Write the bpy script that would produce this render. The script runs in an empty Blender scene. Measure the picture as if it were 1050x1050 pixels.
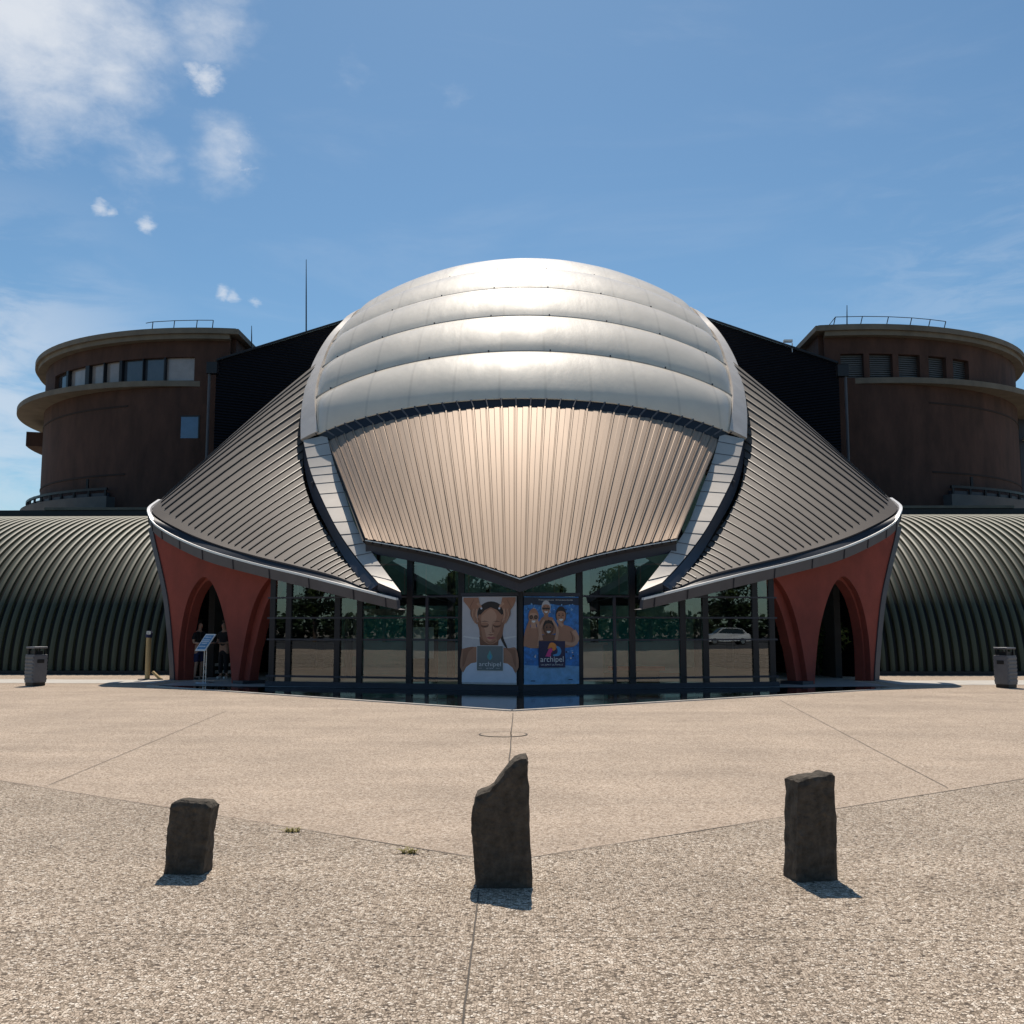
import bpy, bmesh, math, random
from mathutils import Vector, Matrix, noise
from mathutils.geometry import tessellate_polygon
random.seed(7)
sc = bpy.context.scene
C = sc.collection
R = math.radians
V = Vector

# ------------------------------------------------------------------ camera
FPX = 1053.0
CAM = V((0.29, 0.0, 1.6)); PITCH = R(6.4); YAW = R(1.09)
cd = bpy.data.cameras.new('camera'); cam = bpy.data.objects.new('camera', cd); C.objects.link(cam)
cam.location = CAM; cam.rotation_euler = (R(90) + PITCH, 0, YAW)
cd.sensor_width = 36; cd.lens = 36 * FPX / 1050; cd.clip_end = 3000; cd.clip_start = 0.05
sc.camera = cam
ROT = cam.rotation_euler.to_matrix()

def ray(px, py):
    return (ROT @ V(((px - 525) / FPX, (525 - py) / FPX, -1))).normalized()
def P(px, py, d):                      # the point seen at that place of the photo, d metres ahead
    r = ray(px, py); return CAM + r * (d / r.y)
def G(px, py, z=0.0):                  # the point of the ground seen there
    r = ray(px, py); return CAM + r * ((z - CAM.z) / r.z)
def on_plane(px, py, p0, n):
    r = ray(px, py); return CAM + r * ((p0 - CAM).dot(n) / r.dot(n))
def mx(p): return V((-p[0], p[1], p[2]))

# ------------------------------------------------------------------ materials
def mat(name, col, rough=0.6, metal=0.0, var=0.12, vscale=3.0, bump=0.0, bscale=40.0, spec=0.5, streak=None, coat=0.0):
    m = bpy.data.materials.new(name); m.use_nodes = True
    nt = m.node_tree; N = nt.nodes; L = nt.links
    b = N['Principled BSDF']
    b.inputs['Roughness'].default_value = rough; b.inputs['Metallic'].default_value = metal
    b.inputs['Specular IOR Level'].default_value = spec
    if coat: b.inputs['Coat Weight'].default_value = coat
    tc = N.new('ShaderNodeTexCoord')
    mp = N.new('ShaderNodeMapping'); L.new(tc.outputs['Object'], mp.inputs[0])
    if streak: mp.inputs['Scale'].default_value = streak
    nz = N.new('ShaderNodeTexNoise'); nz.inputs['Scale'].default_value = vscale; nz.inputs['Detail'].default_value = 6
    nz.inputs['Roughness'].default_value = 0.65
    L.new(mp.outputs[0], nz.inputs['Vector'])
    cr = N.new('ShaderNodeValToRGB')
    lo = [max(0, c * (1 - var)) for c in col]; hi = [min(1, c * (1 + var)) for c in col]
    cr.color_ramp.elements[0].position = .3; cr.color_ramp.elements[1].position = .7
    cr.color_ramp.elements[0].color = (*lo, 1); cr.color_ramp.elements[1].color = (*hi, 1)
    L.new(nz.outputs['Fac'], cr.inputs[0]); L.new(cr.outputs[0], b.inputs['Base Color'])
    if bump:
        n2 = N.new('ShaderNodeTexNoise'); n2.inputs['Scale'].default_value = bscale; n2.inputs['Detail'].default_value = 5
        L.new(tc.outputs['Object'], n2.inputs['Vector'])
        bp = N.new('ShaderNodeBump'); bp.inputs['Strength'].default_value = bump; bp.inputs['Distance'].default_value = 0.02
        L.new(n2.outputs['Fac'], bp.inputs['Height']); L.new(bp.outputs[0], b.inputs['Normal'])
    return m

def pebble_mat(name, scale, tones, mortar, bump, patch=0.12):
    m = bpy.data.materials.new(name); m.use_nodes = True
    nt = m.node_tree; N = nt.nodes; L = nt.links; b = N['Principled BSDF']
    tc = N.new('ShaderNodeTexCoord')
    # a little warp keeps the pebbles from looking like a regular mesh
    wn = N.new('ShaderNodeTexNoise'); wn.inputs['Scale'].default_value = scale * .8; wn.inputs['Detail'].default_value = 2
    L.new(tc.outputs['Object'], wn.inputs['Vector'])
    wm = N.new('ShaderNodeVectorMath'); wm.operation = 'MULTIPLY_ADD'
    wm.inputs[1].default_value = (.9 / scale,) * 3
    L.new(wn.outputs['Color'], wm.inputs[0]); L.new(tc.outputs['Object'], wm.inputs[2])
    vo = N.new('ShaderNodeTexVoronoi'); vo.inputs['Scale'].default_value = scale; vo.inputs['Randomness'].default_value = 1
    L.new(wm.outputs[0], vo.inputs['Vector'])
    sx = N.new('ShaderNodeSeparateColor'); L.new(vo.outputs['Color'], sx.inputs[0])
    cr = N.new('ShaderNodeValToRGB'); e = cr.color_ramp.elements
    e[0].position = 0; e[0].color = (*tones[0], 1); e[1].position = 1; e[1].color = (*tones[-1], 1)
    for i, t in enumerate(tones[1:-1]):
        q = e.new((i + 1) / (len(tones) - 1)); q.color = (*t, 1)
    L.new(sx.outputs[0], cr.inputs[0])
    ed = N.new('ShaderNodeTexVoronoi'); ed.feature = 'DISTANCE_TO_EDGE'; ed.inputs['Scale'].default_value = scale
    L.new(wm.outputs[0], ed.inputs['Vector'])
    er = N.new('ShaderNodeMapRange'); er.inputs['From Min'].default_value = .02; er.inputs['From Max'].default_value = .11
    L.new(ed.outputs['Distance'], er.inputs['Value'])
    mxn = N.new('ShaderNodeMix'); mxn.data_type = 'RGBA'
    L.new(er.outputs[0], mxn.inputs['Factor']); mxn.inputs['A'].default_value = (*mortar, 1); L.new(cr.outputs[0], mxn.inputs['B'])
    # worn and stained patches
    pn = N.new('ShaderNodeTexNoise'); pn.inputs['Scale'].default_value = .55; pn.inputs['Detail'].default_value = 7
    pn.inputs['Roughness'].default_value = .62
    L.new(tc.outputs['Object'], pn.inputs['Vector'])
    pr = N.new('ShaderNodeMapRange'); pr.inputs['From Min'].default_value = .3; pr.inputs['From Max'].default_value = .7
    pr.inputs['To Min'].default_value = 1 - patch; pr.inputs['To Max'].default_value = 1 + patch * .6
    L.new(pn.outputs['Fac'], pr.inputs['Value'])
    mu = N.new('ShaderNodeVectorMath'); mu.operation = 'SCALE'
    L.new(mxn.outputs['Result'], mu.inputs[0]); L.new(pr.outputs[0], mu.inputs['Scale'])
    # small dark spots and long faint tracks of dirt
    sp = N.new('ShaderNodeTexNoise'); sp.inputs['Scale'].default_value = 5.5; sp.inputs['Detail'].default_value = 3; L.new(tc.outputs['Object'], sp.inputs['Vector'])
    sr = N.new('ShaderNodeMapRange'); sr.inputs['From Min'].default_value = .68; sr.inputs['From Max'].default_value = .74; sr.inputs['To Min'].default_value = 1; sr.inputs['To Max'].default_value = .80; L.new(sp.outputs['Fac'], sr.inputs['Value'])
    mt_ = N.new('ShaderNodeMapping'); mt_.inputs['Rotation'].default_value = (0, 0, .5); mt_.inputs['Scale'].default_value = (.15, 1.3, 1); L.new(tc.outputs['Object'], mt_.inputs[0])
    tn = N.new('ShaderNodeTexNoise'); tn.inputs['Scale'].default_value = 1; tn.inputs['Detail'].default_value = 5; L.new(mt_.outputs[0], tn.inputs['Vector'])
    tr = N.new('ShaderNodeMapRange'); tr.inputs['From Min'].default_value = .35; tr.inputs['From Max'].default_value = .65; tr.inputs['To Min'].default_value = .93; tr.inputs['To Max'].default_value = 1.05; L.new(tn.outputs['Fac'], tr.inputs['Value'])
    q = N.new('ShaderNodeMath'); q.operation = 'MULTIPLY'; L.new(sr.outputs[0], q.inputs[0]); L.new(tr.outputs[0], q.inputs[1])
    m3 = N.new('ShaderNodeVectorMath'); m3.operation = 'SCALE'; L.new(mu.outputs[0], m3.inputs[0]); L.new(q.outputs[0], m3.inputs['Scale'])
    L.new(m3.outputs[0], b.inputs['Base Color'])
    b.inputs['Roughness'].default_value = .85; b.inputs['Specular IOR Level'].default_value = .25
    bp = N.new('ShaderNodeBump'); bp.inputs['Strength'].default_value = bump; bp.inputs['Distance'].default_value = .35 / scale
    L.new(er.outputs[0], bp.inputs['Height']); L.new(bp.outputs[0], b.inputs['Normal'])
    return m

def glass_mat(name, tint=(.5, .58, .56), refl=.08):
    m = bpy.data.materials.new(name); m.use_nodes = True
    nt = m.node_tree; N = nt.nodes; L = nt.links
    for n in list(N):
        if n.type == 'BSDF_PRINCIPLED': N.remove(n)
    out = N['Material Output']
    tr = N.new('ShaderNodeBsdfTransparent'); tr.inputs[0].default_value = (*tint, 1)
    gl = N.new('ShaderNodeBsdfGlossy'); gl.inputs['Roughness'].default_value = 0.0; gl.inputs[0].default_value = (.9, .95, .97, 1)
    fr = N.new('ShaderNodeFresnel'); fr.inputs[0].default_value = 1.6
    tc = N.new('ShaderNodeTexCoord'); nz = N.new('ShaderNodeTexNoise'); nz.inputs['Scale'].default_value = .7
    L.new(tc.outputs['Object'], nz.inputs['Vector'])
    bp = N.new('ShaderNodeBump'); bp.inputs['Strength'].default_value = .02; bp.inputs['Distance'].default_value = .05
    L.new(nz.outputs['Fac'], bp.inputs['Height']); L.new(bp.outputs[0], gl.inputs['Normal'])
    ad = N.new('ShaderNodeMath'); ad.operation = 'ADD'; ad.inputs[1].default_value = refl; ad.use_clamp = True
    L.new(fr.outputs[0], ad.inputs[0])
    mi = N.new('ShaderNodeMixShader'); L.new(ad.outputs[0], mi.inputs[0]); L.new(tr.outputs[0], mi.inputs[1]); L.new(gl.outputs[0], mi.inputs[2])
    L.new(mi.outputs[0], out.inputs['Surface'])
    return m

def cushion_mat():
    m = mat('inflated_foil', (.95, .84, .69), .55, .0, .05, 1.2, spec=.35, coat=.5)
    nt = m.node_tree; N = nt.nodes; L = nt.links; b = N['Principled BSDF']; out = N['Material Output']
    b.inputs['Metallic'].default_value = 0; b.inputs['Coat Roughness'].default_value = .05
    tl = N.new('ShaderNodeBsdfTranslucent'); tl.inputs[0].default_value = (.92, .86, .78, 1)
    mi = N.new('ShaderNodeMixShader'); mi.inputs[0].default_value = .16
    L.new(b.outputs[0], mi.inputs[1]); L.new(tl.outputs[0], mi.inputs[2])
    tp = N.new('ShaderNodeBsdfTransparent'); m2 = N.new('ShaderNodeMixShader'); m2.inputs[0].default_value = .09
    L.new(mi.outputs[0], m2.inputs[1]); L.new(tp.outputs[0], m2.inputs[2]); L.new(m2.outputs[0], out.inputs['Surface'])
    tc = N.new('ShaderNodeTexCoord'); mp = N.new('ShaderNodeMapping'); mp.inputs['Scale'].default_value = (1, .35, .35)
    L.new(tc.outputs['Object'], mp.inputs[0])
    nz = N.new('ShaderNodeTexNoise'); nz.inputs['Scale'].default_value = 1.6; nz.inputs['Detail'].default_value = 4
    L.new(mp.outputs[0], nz.inputs['Vector'])
    bp = N.new('ShaderNodeBump'); bp.inputs['Strength'].default_value = .22; bp.inputs['Distance'].default_value = .1
    L.new(nz.outputs['Fac'], bp.inputs['Height']); L.new(bp.outputs[0], b.inputs['Normal'])
    # welds between the foil strips: thin upright lines, a little greyer than the foil
    wv = N.new('ShaderNodeTexWave'); wv.bands_direction = 'X'; wv.inputs['Scale'].default_value = .21; wv.inputs['Distortion'].default_value = .12; wv.inputs['Detail'].default_value = 1
    L.new(tc.outputs['Object'], wv.inputs[0]); wr = N.new('ShaderNodeMapRange'); wr.inputs['From Min'].default_value = .985; wr.inputs['From Max'].default_value = 1; wr.inputs['To Min'].default_value = 1; wr.inputs['To Max'].default_value = .86; L.new(wv.outputs['Fac'], wr.inputs['Value'])
    src = b.inputs['Base Color'].links[0].from_socket; sm = N.new('ShaderNodeVectorMath'); sm.operation = 'SCALE'; L.new(src, sm.inputs[0]); L.new(wr.outputs[0], sm.inputs['Scale']); L.new(sm.outputs[0], b.inputs['Base Color'])
    rr = N.new('ShaderNodeMapRange'); rr.inputs['To Min'].default_value = .45; rr.inputs['To Max'].default_value = .6
    L.new(nz.outputs['Fac'], rr.inputs['Value']); L.new(rr.outputs[0], b.inputs['Roughness'])
    return m

def inner_foil():
    m = bpy.data.materials.new('inner_clear_foil'); m.use_nodes = True; N = m.node_tree.nodes; L = m.node_tree.links
    N.remove(N['Principled BSDF']); a = N.new('ShaderNodeBsdfTransparent'); b = N.new('ShaderNodeBsdfTranslucent'); b.inputs[0].default_value = (.9, .86, .8, 1)
    mi = N.new('ShaderNodeMixShader'); mi.inputs[0].default_value = .25; L.new(a.outputs[0], mi.inputs[1]); L.new(b.outputs[0], mi.inputs[2]); L.new(mi.outputs[0], N['Material Output'].inputs['Surface'])
    return m
M = {}
M['foil_inner'] = inner_foil()
M['plaza'] = pebble_mat('fine_exposed_aggregate', 62, [(.18, .135, .10), (.37, .285, .21), (.50, .395, .30), (.57, .46, .355), (.66, .565, .46)], (.36, .28, .21), .35, .16)
M['coarse'] = pebble_mat('coarse_exposed_aggregate', 66, [(.07, .052, .04), (.33, .26, .19), (.49, .39, .295), (.58, .47, .36), (.70, .585, .46), (.86, .77, .65)], (.22, .165, .115), .8, .2)
M['earth'] = mat('dry_ground', (.26, .23, .18), .9, var=.3, vscale=.1)
M['asphalt'] = mat('asphalt', (.055, .055, .058), .9, var=.25, vscale=1.5, bump=.3, bscale=120)
M['joint'] = mat('joint_filler', (.09, .075, .06), .9, var=.3, vscale=8)
M['paver'] = mat('pale_paving', (.5, .47, .42), .8, var=.15, vscale=2, bump=.2)
M['foil'] = cushion_mat()
M['rim'] = mat('pale_metal_flashing', (.60, .55, .50), .6, .0, .1, 2.0)
M['band'] = mat('light_zinc_flashing', (.50, .455, .40), .55, .1, .08, 1.5)
M['darkmetal'] = mat('dark_coated_steel', (.010, .011, .016), .45, .2, .2, 2)
M['bluegrey'] = mat('blue_grey_steel', (.036, .040, .055), .5, .2, .15, 1.5)
M['fascia'] = mat('grey_zinc_fascia', (.085, .085, .098), .5, .3, .12, 2.5)
M['white_trim'] = mat('white_metal_trim', (.72, .72, .72), .35, .3, .06)
M['visor'] = mat('champagne_ribbed_metal', (.34, .25, .18), .62, .42, .08, .8, streak=(6, .3, .3))
M['wing'] = mat('taupe_standing_seam_zinc', (.115, .093, .076), .72, .0, .16, .5, streak=(1, 1, 2.2))
M['seam'] = mat('shaded_standing_seam', (.03, .028, .026), .5, .3, .15)  # dark grey seams, the shade on their near sides put into the colour
M['terracotta'] = mat('terracotta_render', (.225, .046, .031), .85, var=.2, vscale=.9, bump=.25, bscale=60)
M['brown'] = mat('brown_render', (.068, .034, .025), .9, var=.38, vscale=1.1, bump=.3, bscale=30, streak=(1, 1, .35))
M['concrete'] = mat('weathered_concrete', (.165, .145, .115), .85, var=.2, vscale=1.2, bump=.2, streak=(1, 1, .5))
M['cream_concrete'] = mat('grey_balcony_concrete', (.13, .125, .12), .85, var=.15, vscale=1.2)
M['groove'] = mat('painted_gap_shade', (.03, .02, .018), .9)  # dark colour standing in for shade in grooves and behind louvres
M['glass'] = glass_mat('clear_facade_glass', (.52, .66, .64), .09)
M['winglass'] = mat('tower_window_glass', (.05, .06, .075), .04, .0, .3, .6, spec=1.0)
M['winpale'] = mat('tower_window_sky_reflection_tone', (.30, .27, .26), .12, .0, .2, .8, spec=.8)  # paler panes: the sky's reflection is put into the base colour
M['bluewin'] = mat('small_blue_window_glass', (.05, .11, .22), .05, .0, .2, .8, spec=.9)
M['louver'] = mat('grey_louvre_metal', (.085, .085, .088), .5, .4, .15)
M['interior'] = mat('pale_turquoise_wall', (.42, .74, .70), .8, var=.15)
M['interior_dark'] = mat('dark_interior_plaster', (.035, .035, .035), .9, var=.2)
M['tile'] = mat('hall_floor_tile', (.36, .38, .37), .35, var=.15)
M['teal'] = mat('teal_pool_water', (.05, .42, .45), .06, var=.1)
M['white'] = mat('white_paint', (.78, .78, .76), .5, var=.04)
M['red'] = mat('red_paint', (.4, .04, .03), .5)
M['bin'] = mat('grey_painted_bin_metal', (.16, .165, .18), .5, .3, .12, 6)
M['black'] = mat('black_plastic', (.012, .012, .013), .5, var=.2)
M['wood'] = mat('pale_wooden_post', (.42, .30, .14), .7, var=.2, vscale=4, streak=(8, 8, .8))
M['steel'] = mat('brushed_steel', (.55, .56, .58), .3, .8, .08)
M['signblue'] = mat('blue_sign_print', (.10, .24, .42), .3, var=.35, vscale=14)
M['basalt'] = mat('dark_basalt', (.092, .077, .060), .95, var=.45, vscale=14, bump=1.0, bscale=34, spec=.25)
M['skin'] = mat('skin', (.40, .24, .17), .6, var=.06)
M['hair'] = mat('dark_hair', (.015, .012, .01), .7)
M['blackcloth'] = mat('black_cloth', (.012, .012, .014), .9)
M['navycloth'] = mat('navy_cloth', (.015, .022, .07), .9)
M['bark'] = mat('bark', (.10, .07, .05), .9, var=.3, vscale=8)
M['leaf'] = mat('green_leaves', (.022, .045, .014), .9, var=.4, vscale=1.2)
M['leaf2'] = mat('light_green_leaves', (.05, .08, .018), .9, var=.35, vscale=2)
M['weed'] = mat('dry_yellow_weed', (.26, .22, .07), .9, var=.3, vscale=30)
M['carwhite'] = mat('white_car_paint', (.75, .76, .77), .25, var=.02, coat=.6)
M['carglass'] = mat('dark_car_glass', (.01, .012, .014), .05, spec=.8)
M['rubber'] = mat('tyre_rubber', (.015, .015, .015), .8)
M['beige_wall'] = mat('beige_house_wall', (.52, .46, .37), .85, var=.1)
M['tileroof'] = mat('clay_roof_tile', (.32, .13, .08), .8, var=.25, vscale=2)

# black ribbed cladding
m = mat('black_ribbed_cladding', (.005, .006, .010), .6, .0, .15, 2, spec=.2); M['cladding'] = m
N = m.node_tree.nodes; L = m.node_tree.links
tc = N.new('ShaderNodeTexCoord'); wv = N.new('ShaderNodeTexWave'); wv.bands_direction = 'Z'; wv.inputs['Scale'].default_value = 2.1
L.new(tc.outputs['Object'], wv.inputs[0]); bp = N.new('ShaderNodeBump'); bp.inputs['Strength'].default_value = 1; bp.inputs['Distance'].default_value = .05
L.new(wv.outputs['Fac'], bp.inputs['Height']); L.new(bp.outputs[0], N['Principled BSDF'].inputs['Normal'])
# ribbed green vault
M['vault'] = mat('dark_green_ribbed_metal', (.052, .062, .034), .58, .0, .14, 1.0, streak=(3, .4, .4))
M['vault_groove'] = mat('shaded_groove_green', (.004, .005, .004), .6, .2)  # same metal, shade between the ribs painted as near-black
# dark basin
m = mat('dark_wet_basin', (.010, .012, .014), .03, .0, .3, 1.0, spec=.6); M['basin'] = m
N = m.node_tree.nodes; L = m.node_tree.links
tc = N.new('ShaderNodeTexCoord'); nz = N.new('ShaderNodeTexNoise'); nz.inputs['Scale'].default_value = 5; nz.inputs['Detail'].default_value = 4
L.new(tc.outputs['Object'], nz.inputs['Vector']); bp = N.new('ShaderNodeBump'); bp.inputs['Strength'].default_value = .10; bp.inputs['Distance'].default_value = .02
L.new(nz.outputs['Fac'], bp.inputs['Height']); L.new(bp.outputs[0], N['Principled BSDF'].inputs['Normal'])

# ------------------------------------------------------------------ mesh helpers
class MB:
    def __init__(s): s.v = []; s.f = []; s.mi = []; s.mats = []
    def m(s, name):
        if name not in s.mats: s.mats.append(name)
        return s.mats.index(name)
    def add(s, vs, fs, mt):
        o = len(s.v); s.v += [V(p) for p in vs]; k = s.m(mt)
        for f in fs: s.f.append([o + i for i in f]); s.mi.append(k)
    def hexa(s, p, mt):                # 8 corners: bottom ring, top ring
        s.add(p, [(0, 3, 2, 1), (4, 5, 6, 7), (0, 1, 5, 4), (1, 2, 6, 5), (2, 3, 7, 6), (3, 0, 4, 7)], mt)
    def box(s, c, d, mt, rz=0, rot=None):
        q = rot if rot else Matrix.Rotation(rz, 3, 'Z'); c = V(c); a, b, h = d[0] / 2, d[1] / 2, d[2] / 2
        s.hexa([c + q @ V(p) for p in [(-a, -b, -h), (a, -b, -h), (a, b, -h), (-a, b, -h), (-a, -b, h), (a, -b, h), (a, b, h), (-a, b, h)]], mt)
    def bar(s, p, q, w, h, mt, up=V((0, 0, 1))):
        p = V(p); q = V(q); t = (q - p).normalized(); sd = t.cross(up)
        if sd.length < 1e-4: sd = t.cross(V((0, 1, 0)))
        sd.normalize(); u = sd.cross(t)
        r = lambda c: [c - sd * w / 2 - u * h / 2, c + sd * w / 2 - u * h / 2, c + sd * w / 2 + u * h / 2, c - sd * w / 2 + u * h / 2]
        s.hexa(r(p) + r(q), mt)
    def tube(s, pts, rad, mt, n=8):
        pts = [V(p) for p in pts]; k = len(pts); rad = rad if hasattr(rad, '__len__') else [rad] * k; vs = []
        for i, p in enumerate(pts):
            t = (pts[min(i + 1, k - 1)] - pts[max(i - 1, 0)]).normalized()
            a = t.cross(V((0, 0, 1)));
            if a.length < 1e-3: a = t.cross(V((0, 1, 0)))
            a.normalize(); b = t.cross(a)
            vs += [p + (a * math.cos(2 * math.pi * j / n) + b * math.sin(2 * math.pi * j / n)) * rad[i] for j in range(n)]
        fs = [(i * n + j, i * n + (j + 1) % n, (i + 1) * n + (j + 1) % n, (i + 1) * n + j) for i in range(k - 1) for j in range(n)]
        fs += [tuple(range(n))[::-1], tuple((k - 1) * n + j for j in range(n))]
        s.add(vs, fs, mt)
    def grid(s, g, mt):
        a, b = len(g), len(g[0])
        s.add([p for r in g for p in r], [(i * b + j, i * b + j + 1, (i + 1) * b + j + 1, (i + 1) * b + j) for i in range(a - 1) for j in range(b - 1)], mt)
    def shell(s, g, t, mt, back=None, edge=None):      # a sheet with thickness t away from the camera side
        a, b = len(g), len(g[0]); g = [[V(p) for p in r] for r in g]; nn = []; tot = 0
        for i in range(a):
            for j in range(b):
                du = g[min(i + 1, a - 1)][j] - g[max(i - 1, 0)][j]; dv = g[i][min(j + 1, b - 1)] - g[i][max(j - 1, 0)]
                n = du.cross(dv)
                if n.length < 1e-9: n = nn[-1] if nn else V((0, -1, 0))
                n = n.normalized(); nn.append(n); tot += n.dot(CAM - g[i][j])
        sg = 1 if tot > 0 else -1
        f = [p for r in g for p in r]; bk = [p - n * (t * sg) for p, n in zip(f, nn)]
        q = [(i * b + j, i * b + j + 1, (i + 1) * b + j + 1, (i + 1) * b + j) for i in range(a - 1) for j in range(b - 1)]
        if sg < 0: q = [x[::-1] for x in q]
        s.add(f, q, mt); s.add(bk, [x[::-1] for x in q], back or mt)
        ring = [j for j in range(b)] + [i * b + b - 1 for i in range(1, a)] + [(a - 1) * b + j for j in range(b - 2, -1, -1)] + [i * b for i in range(a - 2, 0, -1)]
        n = len(ring); vs = [f[i] for i in ring] + [bk[i] for i in ring]
        fs = [(i, (i + 1) % n, n + (i + 1) % n, n + i) for i in range(n)]
        if sg > 0: fs = [x[::-1] for x in fs]
        s.add(vs, fs, edge or mt)
    def prism(s, poly, off, mt, holes=(), side=None):  # 3D planar polygon (with holes) pushed along off
        loops = [[V(p) for p in poly]] + [[V(p) for p in h] for h in holes]; off = V(off)
        flat = [p for l in loops for p in l]; tri = tessellate_polygon(loops)
        s.add(flat, tri, mt); s.add([p + off for p in flat], [t[::-1] for t in tri], mt)
        for l in loops:
            n = len(l); s.add(l + [p + off for p in l], [(i, (i + 1) % n, n + (i + 1) % n, n + i) for i in range(n)], side or mt)
    def arc(s, cx, cy, sgn, r0, r1, a0, a1, z0, z1, mt, n=None):   # curved wall block; angle from -y towards the outside
        n = n or max(2, int((a1 - a0) / R(3))); pt = lambda r, a, z: V((cx + sgn * r * math.sin(a), cy - r * math.cos(a), z)); vs = []
        for i in range(n + 1):
            a = a0 + (a1 - a0) * i / n; vs += [pt(r0, a, z0), pt(r1, a, z0), pt(r1, a, z1), pt(r0, a, z1)]
        fs = [(i * 4 + k, i * 4 + (k + 1) % 4, i * 4 + 4 + (k + 1) % 4, i * 4 + 4 + k) for i in range(n) for k in range(4)]
        fs += [(0, 1, 2, 3), (n * 4 + 3, n * 4 + 2, n * 4 + 1, n * 4)]
        s.add(vs, fs, mt)
    def build(s, name, parent=None, smooth=None, recalc=True):
        me = bpy.data.meshes.new(name); me.from_pydata([tuple(p) for p in s.v], [], s.f)
        for k in s.mats: me.materials.append(M[k])
        me.polygons.foreach_set('material_index', s.mi); me.update()
        if recalc:
            bm = bmesh.new(); bm.from_mesh(me); bmesh.ops.remove_doubles(bm, verts=bm.verts, dist=1e-5)
            bmesh.ops.recalc_face_normals(bm, faces=bm.faces); bm.to_mesh(me); bm.free()
        if smooth is not None:
            me.polygons.foreach_set('use_smooth', [True] * len(me.polygons)); me.set_sharp_from_angle(angle=R(smooth))
        o = bpy.data.objects.new(name, me); C.objects.link(o)
        if parent: o.parent = parent; o.matrix_parent_inverse = parent.matrix_world.inverted() if False else Matrix.Translation(-parent.location)
        return o

def tag(o, label=None, cat=None, group=None, kind=None):
    if label: o['label'] = label
    if cat: o['category'] = cat
    if group: o['group'] = group
    if kind: o['kind'] = kind
    return o
def empty(name, loc, label, cat, group=None):
    o = bpy.data.objects.new(name, None); C.objects.link(o); o.location = loc; o.empty_display_size = .3
    return tag(o, label, cat, group)
def lerp(a, b, t): return a + (b - a) * t
def spline(pts, t):                    # Catmull-Rom through pts, t in 0..1
    n = len(pts) - 1; x = min(max(t, 0), 1) * n; i = min(int(x), n - 1); f = x - i
    p = [pts[max(i - 1, 0)], pts[i], pts[i + 1], pts[min(i + 2, n)]]
    return .5 * ((2 * p[1]) + (p[2] - p[0]) * f + (2 * p[0] - 5 * p[1] + 4 * p[2] - p[3]) * f * f + (3 * p[1] - p[0] - 3 * p[2] + p[3]) * f ** 3)

# ------------------------------------------------------------------ setting
def sheet(name, pts, mt, z):
    mb = MB(); mb.add([(p[0], p[1], z) for p in pts], [tuple(range(len(pts)))], mt)
    o = mb.build(name); o['kind'] = 'structure'
    if o.data.polygons[0].normal.z < 0: o.data.flip_normals()
    return o
sheet('ground', [(-900, -700, 0), (900, -700, 0), (900, 900, 0), (-900, 900, 0)], 'earth', -.012)
sheet('car_park', [(-140, -75, 0), (140, -75, 0), (140, -9, 0), (-140, -9, 0)], 'asphalt', -.008)
sheet('plaza', [(-60, -8.9, 0), (60, -8.9, 0), (60, 60, 0), (-60, 60, 0)], 'plaza', -.004)
ap = G(516, 884); lf = G(-60, 791); rt = G(1110, 789)
lf2 = ap + (lf - ap) * 6; rt2 = ap + (rt - ap) * 6
def clipx(p, q, x): return p + (q - p) * ((x - p.x) / (q.x - p.x))
lf2 = clipx(ap, lf, -30); rt2 = clipx(ap, rt, 30)
sheet('coarse_paving', [(-30, -8.8, 0), (30, -8.8, 0), rt2, ap, lf2], 'coarse', 0.0)
def joint(pts, w=.014, z=.003, name='paving_joint'):
    mb = MB()
    for a, b in zip(pts, pts[1:]):
        n = (b - a).cross(V((0, 0, 1))).normalized() * w / 2
        mb.add([(a - n).to_tuple()[:2] + (z,), (b - n).to_tuple()[:2] + (z,), (b + n).to_tuple()[:2] + (z,), (a + n).to_tuple()[:2] + (z,)], [(0, 1, 2, 3)], 'joint')
    return tag(mb.build(name), kind='structure')
def wob(a, b, n=24, amp=.006):
    d = (b - a); s = V((-d.y, d.x, 0)).normalized()
    return [a + d * (i / n) + s * (amp * noise.noise(V((i * .9, a.x, a.y)))) for i in range(n + 1)]
joint(wob(lf2, ap, 40, .02), .012); joint(wob(ap, rt2, 40, .02), .012)
joint(wob(G(491, 915), G(470, 1085), 30, .003), .010)
joint(wob(G(526, 731), G(514, 884), 20, .01), .016)
joint(wob(G(-60, 956), G(1110, 966), 60, .012), .004)
joint(wob(G(232, 729), G(50, 805), 20), .008); joint(wob(G(800, 718), G(972, 808), 20), .008)
mb = MB(); c = G(516, 753); k = 40
for r0, r1 in ((.34, .37),):
    vs = [(c.x + r * math.cos(2 * math.pi * i / k), c.y + r * math.sin(2 * math.pi * i / k), .0035) for r in (r0, r1) for i in range(k)]
    mb.add(vs, [(i, (i + 1) % k, k + (i + 1) % k, k + i) for i in range(k)], 'joint')
mb.add([(c.x + .34 * math.cos(2 * math.pi * i / k), c.y + .34 * math.sin(2 * math.pi * i / k), .003) for i in range(k)], [tuple(range(k))], 'plaza')
tag(mb.build('manhole_cover'), 'round paved manhole cover let into the plaza behind the tall pointed stone', 'manhole cover')
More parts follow.
